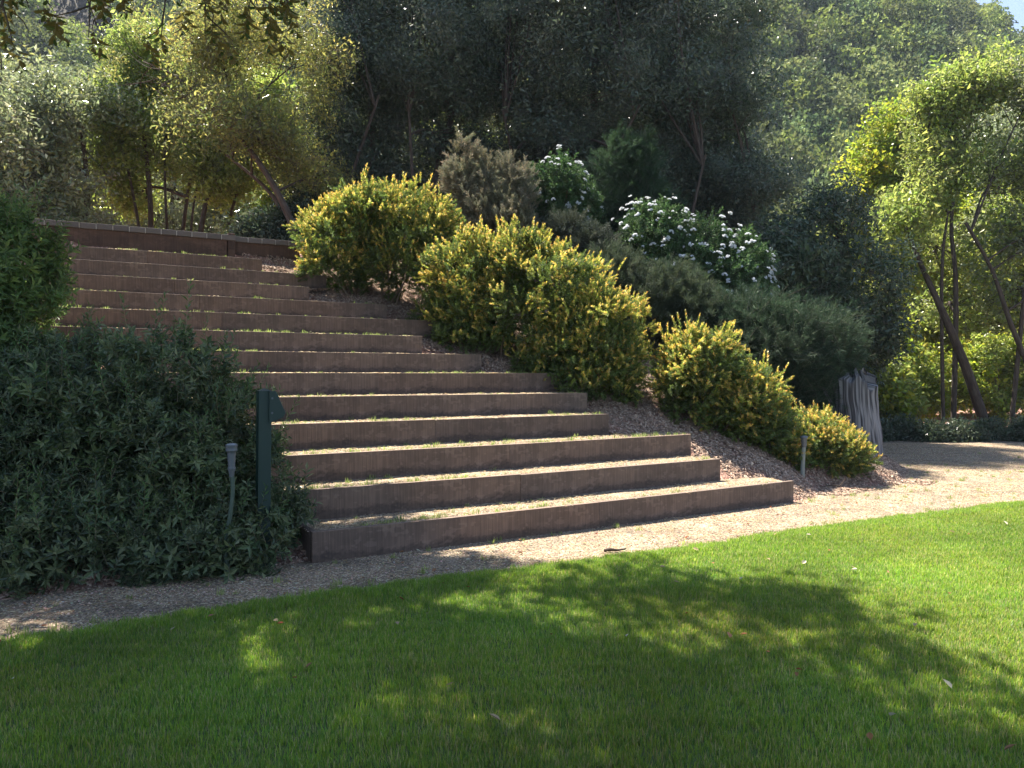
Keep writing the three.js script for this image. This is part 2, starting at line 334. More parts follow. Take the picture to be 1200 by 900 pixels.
{
  const r = mul(77);
  ENDS.forEach(([t0, t1], i) => {
    const n = i + 1, step = new THREE.Group();
    step.name = 'step'; stairs.add(step);
    const top = n * RISE, s0 = i * TREAD, h = RISE + 0.07;
    const cuts = [t0], pieces = Math.max(2, Math.round((t1 - t0) / 3));
    for (let k = 1; k < pieces; k++) cuts.push(lerp(t0, t1, k / pieces) + (r() - 0.5) * 0.5);
    cuts.push(t1);
    for (let k = 0; k < pieces; k++) {
      const a = cuts[k], b = cuts[k + 1], mid = (a + b) / 2, g = shiftUV(slab(b - a - 0.001, h, 0.05, 0.004), r() * 2, 0);
      const m = part('riser_board', g, boards[Math.floor(r() * 4)], step);
      m.position.set(mid, top - h + (r() - 0.5) * 0.006, -s0 - bow(mid) + (r() - 0.5) * 0.006);
      m.rotation.set((r() - 0.5) * 0.02, (bow(b) - bow(a)) / (b - a) + (r() - 0.5) * 0.003, (r() - 0.5) * 0.003);
    }
    if (n <= 4) { const m = part('return_board', shiftUV(slab(0.46, h, 0.05), r(), r()), M.board, step); m.rotation.y = -Math.PI / 2; m.position.set(t0 + 0.003, top - h - 0.004, -s0 - bow(t0) - 0.285); }
    const nx = Math.round((t1 - t0) / 0.12), nz = 5, depth = TREAD + 0.02, p = [], uv = [], idx = [];
    for (let j = 0; j <= nz; j++) for (let k = 0; k <= nx; k++) {
      const t = lerp(t0 + 0.01, t1 - 0.01, k / nx), s = s0 + 0.048 + bow(t) + (depth - 0.048) * j / nz;
      p.push(t, top - 0.016 + 0.03 * (fbm(t * 2.5, s * 3, n) - 0.5) + 0.012 * j / nz, -s); uv.push(t / 1.3 + n * 0.37, s / 1.3);
    }
    for (let j = 0; j < nz; j++) for (let k = 0; k < nx; k++) { const a = j * (nx + 1) + k; idx.push(a, a + 1, a + nx + 1, a + 1, a + nx + 2, a + nx + 1); }
    const g = new THREE.BufferGeometry();
    g.setAttribute('position', new THREE.Float32BufferAttribute(p, 3)); g.setAttribute('uv', new THREE.Float32BufferAttribute(uv, 2)); g.setIndex(idx); g.computeVertexNormals();
    part('gravel_tread', g, M.gravel, step);
    steps.push({ t0, t1, s0, top });
  });
}
// low wall with brick coping at the head of the stairs
{
  const S0 = 7.24, TOP = 3.98, w = thing('retaining_wall', 'low stained brown wall with grey brick coping behind the top step', 'wall', stairM.isMatrix4 && new THREE.Vector3(0, 0, 0).applyMatrix4(stairM));
  w.rotation.y = Math.PI / 2 - TH;
  const r = mul(91);
  for (const [a, b, s] of [[-9.6, -7.2, 0], [-7.2, -4.9, 0], [-4.9, -2.55, 0], [-2.42, -1.3, 0.1]]) {
    const m = part('wall_panel', shiftUV(slab(b - a - 0.006, TOP - 3.3, 0.12), r(), r()), M.wallFace, w);
    m.position.set((a + b) / 2, 3.2, -S0 - s - bow((a + b) / 2)); m.rotation.y = (bow(b) - bow(a)) / (b - a);
  }
  const post = part('end_post', slab(0.11, TOP - 3.2, 0.11), M.wallFace, w); post.position.set(-2.485, 3.22, -S0 + 0.03 - bow(2.48));
  for (const [a, b, s] of [[-9.6, -2.5, 0], [-2.42, -1.3, 0.1]]) {
    for (let t = a; t < b - 0.1; t += 0.9) {
      const len = Math.min(0.9, b - t), bed = part('mortar_bed', slab(len, 0.07, 0.19, 0.003), M.mortar, w);
      bed.position.set(t + len / 2, TOP - 0.096, -S0 - s + 0.024 - bow(t + len / 2)); bed.rotation.y = 0.0084 * (t + len / 2);
    }
    for (let t = a + 0.11; t < b; t += 0.232) {
      const m = part('coping_brick', slab(0.222, 0.088, 0.215, 0.006), M.brick[Math.floor(r() * 3)], w);
      m.position.set(t, TOP - 0.1 + (r() - 0.5) * 0.006, -S0 - s + 0.035 - bow(t) + (r() - 0.5) * 0.008); m.rotation.y = 2 * 0.0042 * t + (r() - 0.5) * 0.01;
    }
  }
}

// ------------------------------------------------------------------ loose stones, chips, grass
function stonePatch(seed, size, n, r0, r1) {
  const r = mul(seed), T = new Tris();
  for (let i = 0; i < n; i++) {
    const R = lerp(r0, r1, r() * r()), c = new THREE.Vector3((r() - 0.5) * size, R * 0.25, (r() - 0.5) * size), v = [], a0 = r() * 6.28;
    for (let k = 0; k < 4; k++) v.push(new THREE.Vector3(Math.cos(a0 + k * 1.57 + r() * 0.6) * R * (0.7 + 0.6 * r()), (r() - 0.5) * R * 0.4, Math.sin(a0 + k * 1.57) * R * (0.7 + 0.6 * r())).add(c));
    const top = c.clone().add(new THREE.Vector3((r() - 0.5) * R * 0.7, R * (0.4 + 0.3 * r()), (r() - 0.5) * R * 0.7));
    const t = pebbleTone(r()), col = t.map((x) => Math.pow(x, 2.2) * (0.72 + 0.38 * r()));
    for (let k = 0; k < 4; k++) T.tri(top, v[(k + 1) % 4], v[k], col);
  }
  return T.geo();
}
function chipPatch(seed, size, n) {
  const r = mul(seed), T = new Tris(), tones = [[0.22, 0.145, 0.1], [0.3, 0.2, 0.14], [0.14, 0.095, 0.07], [0.4, 0.3, 0.22]];
  for (let i = 0; i < n; i++) {
    const c = new THREE.Vector3((r() - 0.5) * size, 0.006 + r() * 0.018, (r() - 0.5) * size), a = r() * 6.28, L = 0.008 + 0.022 * r(), W = 0.004 + 0.007 * r(), tilt = (r() - 0.5) * 0.9;
    const d = new THREE.Vector3(Math.cos(a), tilt, Math.sin(a)).multiplyScalar(L), e = new THREE.Vector3(-Math.sin(a), (r() - 0.5), Math.cos(a)).multiplyScalar(W), up = new THREE.Vector3(0, 0.006, 0), col = vary(r, pick(r, tones), 0.2);
    const A = c.clone().add(d).add(e), B = c.clone().add(d).sub(e), C = c.clone().sub(d).sub(e), D = c.clone().sub(d).add(e), m = c.clone().add(up);
    T.tri(m, A, B, col); T.tri(m, B, C, col); T.tri(m, C, D, col); T.tri(m, D, A, col);
  }
  return T.geo();
}
function bladePatch(seed, size, n, h0, h1, w, cols) {
  const r = mul(seed), T = new Tris();
  for (let i = 0; i < n; i++) {
    const o = new THREE.Vector3((r() - 0.5) * size * 1.1, 0, (r() - 0.5) * size * 1.1), a = r() * 6.28, h = lerp(h0, h1, r()), lean = (0.15 + 0.75 * r() * r()) * h, col = vary(r, pick(r, cols), 0.25);
    const s = new THREE.Vector3(-Math.sin(a), 0, Math.cos(a)).multiplyScalar(w * (0.6 + 0.7 * r()) / 2), l = new THREE.Vector3(Math.cos(a), 0, Math.sin(a));
    const m = o.clone().addScaledVector(l, lean * 0.35).add(new THREE.Vector3(0, h * 0.6, 0)), t = o.clone().addScaledVector(l, lean).add(new THREE.Vector3(0, h, 0));
    T.tri(o.clone().sub(s), o.clone().add(s), m.clone().add(s), col); T.tri(o.clone().sub(s), m.clone().add(s), m.clone().sub(s), col); T.tri(m.clone().sub(s), m.clone().add(s), t, col);
  }
  return T.geo();
}
function scatter(name, geos, mat, spots, parent, label, category) {   // spots: [Matrix4, Color?]; spread over the geometry variants
  geos.forEach((g, k) => { const mine = spots.filter((_, i) => i % geos.length === k); if (mine.length) copies(numbered(name), g, mat, mine.map((s) => s[0]), mine[0][1] ? mine.map((s) => s[1]) : null, parent, label, category); });
}
{
  const r = mul(5), spots = [], stones = [1, 2, 3].map((k) => stonePatch(k, 0.5, 420, 0.004, 0.012));
  for (let x = -7; x < 16; x += 0.42) for (let f = 2.5; f < 18; f += 0.42) {
    const X = x + (r() - 0.5) * 0.2, F = f + (r() - 0.5) * 0.2;
    if (F > lawnEdge(X) - 0.1 && land(X, F) < 0.05 && !(sOf(X, F) > 0.05 && inFoot(X, F) > 0.1)) spots.push([mat4(V(X, 0.006, F), UPY, Math.floor(r() * 4) * 1.5708 + r(), 0.9 + 0.25 * r())]);
  }
  for (const { t0, t1, s0, top } of steps) for (let t = t0 + 0.2; t < t1 - 0.15; t += 0.36) {
    const p = new THREE.Vector3(t, top - 0.008, -s0 - 0.3 - bow(t)).applyMatrix4(stairM);
    spots.push([mat4(p, UPY, Math.floor(r() * 4) * 1.5708 + (Math.PI / 2 - TH), 0.92)]);
  }
  scatter('loose_gravel', stones, M.stone, spots, scene, 'small pinkish stones lying loose on the path and treads', 'gravel');
  const chips = [1, 2, 3].map((k) => chipPatch(40 + k, 0.5, 330)), cs = [];
  for (let x = -6; x < 9; x += 0.3) for (let f = 5; f < 17; f += 0.3) {
    const X = x + (r() - 0.5) * 0.2, F = f + (r() - 0.5) * 0.2, h = land(X, F), t = tOf(X, F), s = sOf(X, F), e = ENDS[clamp(Math.floor(s / TREAD), 0, 12)];
    if (s < -0.3 || h > 3.7 || (t > e[0] + 0.1 && t < e[1] + 0.1 && s > -0.05 && s < 7.1) || (h < 0.0 && !(t > 2.9 && s > 0.2 && X < 6))) continue;
    const n = new THREE.Vector3(-(land(X + 0.1, F) - land(X - 0.1, F)) / 0.2, 1, (land(X, F + 0.1) - land(X, F - 0.1)) / 0.2).normalize();
    cs.push([mat4(V(X, Math.max(h, 0.004), F), n, r() * 6.28, 1)]);
  }
  scatter('bark_mulch', chips, M.chip, cs, scene, 'reddish brown bark chips covering the bank', 'mulch');

  const grassCols = [[0.2, 0.32, 0.025], [0.24, 0.365, 0.027], [0.115, 0.24, 0.03], [0.25, 0.36, 0.03], [0.4, 0.38, 0.14], [0.125, 0.265, 0.035]];
  const gm = leafMat('grass blades', 1, 1, 1, { through: 0.55, coat: 0.3, coatRough: 0.35 });
  const tiles = [1, 2, 3, 4, 5].map((k) => bladePatch(60 + k, 0.25, 900, 0.018, 0.05, 0.003, grassCols)), gs = [];
  for (let x = -6.5; x < 13; x += 0.215) for (let f = 0.6; f < 11.4; f += 0.215) {
    const X = x + (r() - 0.5) * 0.08, F = f + (r() - 0.5) * 0.08, e = lawnEdge(X) + 0.12 * (noise(X * 3, 8.8) - 0.5);
    if (F > e - 0.13) continue;
    if (Math.abs(X) > 0.9 * F + 3.5) continue;
    const k = 0.62 + 0.75 * fbm(X * 1.3, F * 1.3, 9), y = 0.5 + 1.0 * fbm(X * 0.8, F * 0.8, 4);
    gs.push([mat4(V(X, 0.01, F), UPY, Math.floor(r() * 4) * 1.5708 + (r() - 0.5) * 0.5, new THREE.Vector3(1, 0.75 + 0.55 * fbm(X * 1.8, F * 1.8, 2), 1)), new THREE.Color().setRGB(k * (0.6 + 0.45 * y), k, k * (0.9 + 0.2 * r()))]);
  }
  const rim = [1, 2, 3].map((k) => bladePatch(70 + k, 0.09, 110, 0.02, 0.06, 0.0034, grassCols)), rs = [];
  for (let x = -6.5; x < 12.5; x += 0.022) {
    const e = lawnEdge(x) + 0.1 * (noise(x * 3, 8.8) - 0.5) + 0.05 * (noise(x * 11, 2.2) - 0.5);
    for (let k = 0; k < 2; k++) { const v = 0.85 + 0.4 * r(); rs.push([mat4(V(x + 0.04 * r(), 0.008, e - 0.2 * r() + 0.015), UPY, r() * 6.28, 0.8 + 0.4 * r()), new THREE.Color().setRGB(v, v, v)]); }
  }
  scatter('lawn_rim_grass', rim, gm, rs, scene, 'ragged grass along the edge of the lawn', 'grass');
  scatter('lawn_grass', tiles, gm, gs, scene, 'short mown green grass of the lawn', 'grass');

  // sparse weeds along the treads and the path
  const wcols = [[0.16, 0.25, 0.04], [0.24, 0.32, 0.07], [0.34, 0.36, 0.14]], tufts = [1, 2, 3].map((k) => bladePatch(80 + k, 0.07, 26, 0.02, 0.07, 0.004, wcols)), ws = [];
  for (const { t0, t1, s0, top } of steps) for (let t = t0; t < t1; t += 0.03) {
    if (noise(t * 1.3, s0 * 9) * r() < 0.27) continue;
    const edge = r() < 0.7, p = new THREE.Vector3(t, top - 0.012, -s0 - bow(t) - (edge ? 0.07 + 0.08 * r() : 0.1 + 0.45 * r())).applyMatrix4(stairM), k = 0.8 + 0.5 * r();
    ws.push([mat4(p, UPY, r() * 6.28, 0.45 + 0.75 * r() * r()), new THREE.Color().setRGB(k, k, k)]);
  }
  for (let i = 0; i < 5200; i++) {
    const X = -6 + 16 * r(), F = 3.5 + 12 * r();
    if (!onPath(X, F)) continue;
    const near = Math.exp(-(F - lawnEdge(X)) * 3.5), foot = Math.exp(-Math.abs(sOf(X, F)) * 5) * 0.5;
    if (r() > 0.05 + near * 0.95 + foot || fbm(X * 1.6, F * 1.6, 8) < 0.4) continue;
    const k = 0.8 + 0.5 * r(); ws.push([mat4(V(X, 0.006, F), UPY, r() * 6.28, 0.4 + 0.6 * r()), new THREE.Color().setRGB(k, k, k * 0.9)]);
  }
  {
    const T2 = [1, 2, 3].map((k) => { const q = mul(930 + k), T = new Tris(); for (let i = 0; i < 34; i++) { const a = q() * 6.28, o = new THREE.Vector3((q() - 0.5) * 0.3, 0.004 + 0.01 * q(), (q() - 0.5) * 0.22); T.leaf(o, new THREE.Vector3(Math.cos(a), (q() - 0.4) * 0.3, Math.sin(a)).normalize(), UPY, 0.02 + 0.05 * q(), 0.003 + 0.005 * q(), vary(q, pick(q, [[0.5, 0.4, 0.24], [0.42, 0.32, 0.18], [0.6, 0.52, 0.36], [0.3, 0.21, 0.12]]), 0.2)); } return T.geo(); }), ss = [];
    for (const { t0, t1, s0, top } of steps) for (let t = t0 + 0.1; t < t1 - 0.1; t += 0.13) if (r() < 0.85) ss.push([mat4(new THREE.Vector3(t, top - 0.006, -s0 - bow(t) - 0.1 - 0.38 * r()).applyMatrix4(stairM), UPY, r() * 6.28, 1)]);
    for (let i = 0; i < 900; i++) { const X = -5 + 15 * r(), F = 4 + 10 * r(); if (onPath(X, F)) ss.push([mat4(V(X, 0.008, F), UPY, r() * 6.28, 0.8 + 0.5 * r())]); }
    scatter('straw_litter', T2, gm, ss, scene, 'pale dry straw and grass litter on treads and path', 'litter');
  }
  scatter('weeds', tufts, gm, ws, scene, 'small green weeds sprouting along treads and path', 'weeds');

  // fallen leaves
  const T = new Tris(); T.leaf(new THREE.Vector3(-0.03, 0.004, 0), new THREE.Vector3(1, 0, 0), UPY, 0.06, 0.035, [1, 1, 1], { fold: 0.35, droop: -0.25, seg: 2 });
  const fl = [];
  for (let i = 0; i < 300; i++) {
    const X = -4 + 12 * r(), F = 2.6 + 8.5 * r(), grass = F < lawnEdge(X), h = land(X, F);
    if (h > 0.05 || (grass && r() < 0.35)) continue;
    const c = pick(r, [[0.2, 0.06, 0.025], [0.26, 0.12, 0.05], [0.35, 0.26, 0.15], [0.24, 0.13, 0.07], [0.4, 0.36, 0.26]]);
    fl.push([mat4(V(X, grass ? 0.05 : 0.012, F), new THREE.Vector3((r() - 0.5) * 0.9, 1, (r() - 0.5) * 0.9).normalize(), r() * 6.28, 0.45 + 0.55 * r()), lin(...c)]);
  }
  scatter('fallen_leaves', [T.geo()], leafMat('dry leaves', 1, 1, 1, { through: 0.2, coat: 0 }), fl, scene, 'dry brown leaves fallen on lawn and path', 'fallen leaves');
}

// ------------------------------------------------------------------ plant builders
function tube(points, radii, radial = 7, per = 5) {
  const curve = new THREE.CatmullRomCurve3(points), n = (points.length - 1) * per, p = [], nn = [], uv = [], idx = [];
  let e = new THREE.Vector3(0.93, 0.11, 0.35), len = 0, last = null;
  for (let i = 0; i <= n; i++) {
    const t = i / n, c = curve.getPoint(t), d = curve.getTangent(t);
    e = e.clone().sub(d.clone().multiplyScalar(e.dot(d))).normalize();
    const g = new THREE.Vector3().crossVectors(d, e), k = t * (radii.length - 1), a = Math.min(radii.length - 2, Math.floor(k)), R = lerp(radii[a], radii[a + 1], k - a);
    if (last) len += c.distanceTo(last); last = c;
    for (let j = 0; j <= radial; j++) { const w = j / radial * 6.28318, m = e.clone().multiplyScalar(Math.cos(w)).addScaledVector(g, Math.sin(w)); p.push(c.x + m.x * R, c.y + m.y * R, c.z + m.z * R); nn.push(m.x, m.y, m.z); uv.push(j / radial, len); }
  }
  for (let i = 0; i < n; i++) for (let j = 0; j < radial; j++) { const a = i * (radial + 1) + j, b = a + radial + 1; idx.push(a, a + 1, b, a + 1, b + 1, b); }
  const g = new THREE.BufferGeometry();
  g.setAttribute('position', new THREE.Float32BufferAttribute(p, 3)); g.setAttribute('normal', new THREE.Float32BufferAttribute(nn, 3)); g.setAttribute('uv', new THREE.Float32BufferAttribute(uv, 2)); g.setIndex(idx);
  return g;
}
// lobes: [x, h, f, rx, ry, rz]. Returns [{p, out, k}] points spread through them
function inLobes(r, lobes, n, { shell = 1.6, gap = 0, gf = 1.2, lump = 0.3, seed = 0, inset = 0 } = {}) {
  const w = lobes.map((l) => Math.pow(l[3] * l[4] * l[5], 0.72)), sum = w.reduce((a, b) => a + b), out = [];
  for (let tries = 0; out.length < n && tries < n * 6; tries++) {
    let k = r() * sum, i = 0; while (i < w.length - 1 && (k -= w[i]) > 0) i++;
    const l = lobes[i], d = rdir(r), bump = 1 - lump / 2 + lump * noise(d.x * 2.2 + seed, d.y * 2.2 + i * 3, d.z * 2.2) * 1.4;
    const rad = Math.pow(r(), 1 / (1 + shell)) * bump;
    const p = V(l[0] + d.x * rad * Math.max(0.15, l[3] - inset), l[1] + d.y * rad * Math.max(0.15, l[4] - inset), l[2] - d.z * rad * Math.max(0.15, l[5] - inset));
    if (gap && fbm(p.x * gf + seed, p.y * gf, p.z * gf) < gap) continue;
    if (p.y < land(p.x, -p.z) + 0.03) continue;
    out.push({ p, out: new THREE.Vector3(d.x / l[3], d.y / l[4], d.z / l[5]).normalize(), k: rad / bump, l });
  }
  return out;
}
const joined = new Map();
const once = (geos, kind, make) => { const k = kind + geos.map((g) => g.uuid).join(); if (!joined.has(k)) joined.set(k, make()); return joined.get(k); };
function shrub(name, label, category, lobes, layers, { seed = 1, group, stems = 9, gap = 0.2, bark = M.twig, stemTop = 0.6 } = {}) {
  const r = mul(seed), cx = lobes.reduce((a, l) => a + l[0], 0) / lobes.length, cf = lobes.reduce((a, l) => a + l[2], 0) / lobes.length, base = V(cx, Math.max(0, land(cx, cf)), cf);
  const o = thing(name, label, category, base, group), gs = [];
  for (let i = 0; i < stems; i++) {
    const l = lobes[i % lobes.length], sx = lerp(cx, l[0], 0.75) + (r() - 0.5) * 0.3, sf = lerp(cf, l[2], 0.75) + (r() - 0.5) * 0.3, a = V(sx, land(sx, sf) - 0.05, sf), b = V(l[0] + (r() - 0.5) * l[3], l[1] + l[4] * stemTop * r(), l[2] + (r() - 0.5) * l[5]);
    const m = a.clone().lerp(b, 0.5).add(new THREE.Vector3((r() - 0.5) * 0.15, 0.1, (r() - 0.5) * 0.15));
    gs.push(tube([a, m, b].map((v) => v.sub(base)), [0.02, 0.013, 0.005], 5, 3));
  }
  part('stems', mergeGeometries(gs), bark, o, 'stuff');
  for (const L of layers) {
    const per = L.solo ? 1 : L.ball ? 7 : 8, geos = L.solo ? L.geos : L.ball ? once(L.geos, 'b', () => balls(1700, L.geos, 7, 0.3)) : once(L.geos, 't', () => tufts(1500, L.geos));
    const pts = inLobes(r, lobes, L.n / per, { inset: L.inset ?? (L.solo ? 0 : L.ball ? 0.25 : 0.12), shell: L.shell ?? 3, gap: L.gap ?? gap, gf: L.gf ?? 3.2, lump: L.lump ?? 0.35, seed: seed * 3.1 }), mats = [], tints = [];
    for (const { p, out, k } of pts) {
      if (L.where && !L.where(r, p, out, k)) continue;
      const d = out.clone().multiplyScalar(L.out ?? 0.7).add(new THREE.Vector3(0, L.up ?? 0.5, 0)).addScaledVector(rdir(r), L.rand ?? 0.5).normalize();
      mats.push(mat4(p.clone().sub(base), d, r() * 6.28, (L.size ?? 1) * (0.7 + 0.6 * r())));
      const t = 0.82 + 0.4 * r(); tints.push(new THREE.Color().setRGB(t * (0.93 + 0.14 * r()), t, t * (0.9 + 0.2 * r())));
    }
    geos.forEach((g, k) => { const mine = mats.map((m, i) => [m, tints[i]]).filter((_, i) => i % geos.length === k); if (mine.length) copies(L.name ?? 'foliage', g, L.mat, mine.map((a) => a[0]), mine.map((a) => a[1]), o); });
  }
  return o;
}
function tree(name, label, category, trunks, lobes, L, { seed = 1, group, bark = M.bark, sub = 5, gap = 0.36, gf = 0.9, shell = 0.9, branchR = 0.06 } = {}) {
  const r = mul(seed), b0 = trunks[0][0], base = V(b0[0], land(b0[0], b0[2]), b0[2]), o = thing(name, label, category, base, group), br = [];
  const curves = trunks.map((t) => {
    const pts = t.map(([x, h, f], i) => V(x, i ? h : Math.min(h, land(x, f) - 0.1), f)), c = new THREE.CatmullRomCurve3(pts);
    part('trunk', tube(pts.map((p) => p.clone().sub(base)), t.map((a) => a[3]), 9, 6), bark, o);
    return c;
  });
  for (const l of lobes) {
    const c = curves[Math.floor(r() * curves.length)], to = V(l[0], l[1], l[2]);
    let best = 0.3, bd = 1e9; for (let k = 0.25; k <= 1; k += 0.05) { const p = c.getPoint(k), d = p.distanceTo(to) + (p.y > to.y ? (p.y - to.y) * 2 : 0); if (d < bd) { bd = d; best = k; } }
    const a = c.getPoint(best), m = a.clone().lerp(to, 0.5).add(new THREE.Vector3((r() - 0.5) * 0.5, 0.25, (r() - 0.5) * 0.5));
    if (a.distanceTo(to) > 0.1) br.push(tube([a, m, to].map((v) => v.clone().sub(base)), [branchR, branchR * 0.75, branchR * 0.4], 6, 4));
    for (let k = 0; k < sub; k++) {
      const d = rdir(r), e = V(l[0] + d.x * l[3] * 0.85, l[1] + d.y * l[4] * 0.85, l[2] - d.z * l[5] * 0.85), s = m.clone().lerp(to, r()), mm = s.clone().lerp(e, 0.5).add(rdir(r).multiplyScalar(0.18));
      br.push(tube([s, mm, e].map((v) => v.clone().sub(base)), [branchR * 0.42, branchR * 0.28, branchR * 0.1], 5, 4));
    }
  }
  if (br.length) part('branchwork', mergeGeometries(br), bark, o);
  const pts = inLobes(r, lobes, L.n / 16, { inset: 0.4, shell: L.shell ?? shell, gap: L.gap ?? gap, gf: L.gf ?? gf, lump: 0.5, seed: seed * 1.7 });
  const geos = once(L.geos, 'T', () => balls(1600, L.geos));
  geos.forEach((g, k) => {
    const mine = pts.filter((_, i) => i % geos.length === k);
    if (!mine.length) return;
    copies('crown', g, L.mat, mine.map(({ p, out }) => mat4(p.clone().sub(base), out.clone().multiplyScalar(0.4).add(new THREE.Vector3(0, 0.5, 0)).addScaledVector(rdir(r), 0.7).normalize(), r() * 6.28, (L.size ?? 1) * (0.7 + 0.6 * r()))),
      mine.map(() => { const t = 0.8 + 0.45 * r(); return new THREE.Color().setRGB(t * (0.92 + 0.16 * r()), t, t * (0.88 + 0.2 * r())); }), o);
  });
  return o;
}

// ------------------------------------------------------------------ shrubs
const hedgeCols = [[0.06, 0.092, 0.036], [0.048, 0.075, 0.032], [0.085, 0.12, 0.04], [0.115, 0.145, 0.06], [0.15, 0.18, 0.08]];
const hedgeMat = leafMat('dark lance leaves', 1, 1, 1, { through: 0.35, coat: 0.7, coatRough: 0.3 });
const hedgeGeos = [1, 2, 3, 4].map((k) => spray(100 + k, { n: 13, L: 0.17, len: 0.074, wid: 0.027, cols: hedgeCols, open: 1.15 }));
shrub('dark_hedge', 'dense dark green hedge of narrow leaves beside the green post', 'hedge',
  [[-3.96, 0.86, 6.75, 0.95, 0.8, 0.8], [-3.12, 0.9, 6.8, 0.8, 0.92, 0.75], [-2.62, 0.66, 6.85, 0.58, 0.82, 0.6], [-2.2, 0.28, 6.75, 0.36, 0.52, 0.4], [-3.3, 0.36, 6.35, 0.8, 0.5, 0.5], [-2.56, 0.28, 6.38, 0.58, 0.42, 0.4], [-3.9, 0.3, 6.05, 0.7, 0.5, 0.5], [-3.3, 0.2, 6.02, 0.6, 0.3, 0.35], [-2.75, 0.16, 6.12, 0.5, 0.28, 0.3], [-2.25, 0.14, 6.32, 0.36, 0.26, 0.24], [-3.75, 0.2, 5.75, 0.5, 0.3, 0.35], [-4.3, 1.35, 7.2, 0.5, 0.6, 0.5], [-4.9, 0.8, 6.2, 0.9, 0.85, 0.8], [-5.8, 0.7, 5.6, 0.9, 0.9, 0.8]],
  [{ geos: hedgeGeos, mat: hedgeMat, n: 11500, shell: 2.4, gap: 0.36, gf: 2.6, lump: 0.5, rand: 0.7, up: 0.35 }, { name: 'leading_shoots', solo: true, geos: [spray(108, { n: 16, L: 0.34, len: 0.06, wid: 0.016, cols: [[0.07, 0.13, 0.035], [0.09, 0.15, 0.045]], open: 0.8 })], mat: hedgeMat, n: 700, shell: 12, gap: 0, up: 0.9, rand: 0.3, where: (r, p, out) => out.y > 0.25 }], { seed: 11, stems: 22 });
const brightCols = [[0.12, 0.19, 0.05], [0.17, 0.24, 0.065], [0.09, 0.15, 0.045]];
shrub('tall_green_shrub', 'tall bright green leafy shrub rising behind the dark hedge', 'shrub',
  [[-5.3, 2.4, 7.6, 0.72, 0.85, 0.6], [-5.1, 2.75, 7.8, 0.36, 0.42, 0.4], [-5.05, 1.6, 7.4, 0.62, 0.8, 0.6], [-5.9, 2.2, 7.3, 0.8, 1.2, 0.7], [-5.5, 1.2, 7.2, 0.9, 0.9, 0.7]],
  [{ geos: [1, 2, 3].map((k) => spray(120 + k, { n: 12, L: 0.2, len: 0.095, wid: 0.032, cols: brightCols, open: 1.1 })), mat: leafMat('bright lance leaves', 1, 1, 1, { through: 0.45, coat: 0.3 }), n: 3000, gap: 0.36, gf: 2.4, up: 0.7, lump: 0.5 }, { name: 'leading_shoots', solo: true, geos: [1, 2].map((k) => spray(128 + k, { n: 16, L: 0.45, len: 0.09, wid: 0.028, cols: brightCols, open: 0.9 })), mat: leafMat('bright shoot leaves', 1, 1, 1, { through: 0.5, coat: 0.4 }), n: 150, shell: 20, gap: 0, up: 0.8, rand: 0.6 }], { seed: 12, stems: 12 });

// golden-tipped shrubs
const goldCols = [[0.52, 0.42, 0.07], [0.6, 0.45, 0.1], [0.4, 0.4, 0.06], [0.62, 0.32, 0.08], [0.64, 0.38, 0.08], [0.7, 0.6, 0.24], [0.44, 0.45, 0.08]], limeCols = [[0.24, 0.28, 0.045], [0.16, 0.21, 0.04], [0.34, 0.35, 0.06]];
const goldMat = leafMat('gold and green small leaves', 1, 1, 1, { through: 0.5, coat: 0.3, coatRough: 0.35 });
const goldShoot = [1, 2, 3].map((k) => spray(140 + k, { n: 24, L: 0.15, len: 0.038, wid: 0.02, cols: limeCols, tip: goldCols, open: 0.75, stem: [0.3, 0.14, 0.08] }));
const greenShoot = [1, 2, 3].map((k) => spray(150 + k, { n: 22, L: 0.15, len: 0.038, wid: 0.02, cols: [[0.1, 0.15, 0.03], [0.14, 0.19, 0.04], [0.075, 0.12, 0.03]], open: 0.95 }));
const longShoot = [1, 2].map((k) => spray(160 + k, { n: 18, L: 0.24, len: 0.046, wid: 0.024, cols: limeCols, tip: goldCols, open: 0.6, stem: [0.3, 0.14, 0.08] }));
const golden = (label, lobes, n, seed) => shrub('golden_shrub', label, 'shrub', lobes, [
  { geos: greenShoot, mat: goldMat, n: Math.round(n * 0.8), gap: 0.22, shell: 2.2 },
  { name: 'young_shoots', geos: goldShoot, mat: goldMat, n: Math.round(n * 0.95), gap: 0.15, shell: 9, up: 0.5, rand: 0.7, where: (r, p, out) => r() < 0.42 + 0.75 * out.y },
  { name: 'leading_shoots', solo: true, geos: longShoot, mat: goldMat, n: Math.round(n * 0.03), gap: 0, shell: 20, up: 1.2, rand: 0.25, out: 0.5, where: (r, p, out) => out.y > 0.3 },
], { seed, group: 'golden shrubs along the right side of the stairs', stems: 16, bark: M.twig });
golden('rounded golden yellow shrub beside the top steps, below the brick-coped wall', [[-2.89, 3.85, 13.1, 0.8, 0.72, 0.8], [-1.88, 3.9, 13.1, 0.95, 0.85, 0.8], [-2.42, 4.25, 13.1, 0.75, 0.62, 0.7], [-1.25, 3.7, 13.2, 0.42, 0.75, 0.6], [-2.95, 3.3, 12.75, 0.6, 0.4, 0.5], [-1.9, 3.3, 12.85, 0.8, 0.42, 0.5], [-1.15, 3.35, 12.9, 0.45, 0.5, 0.45]], 5600, 21);
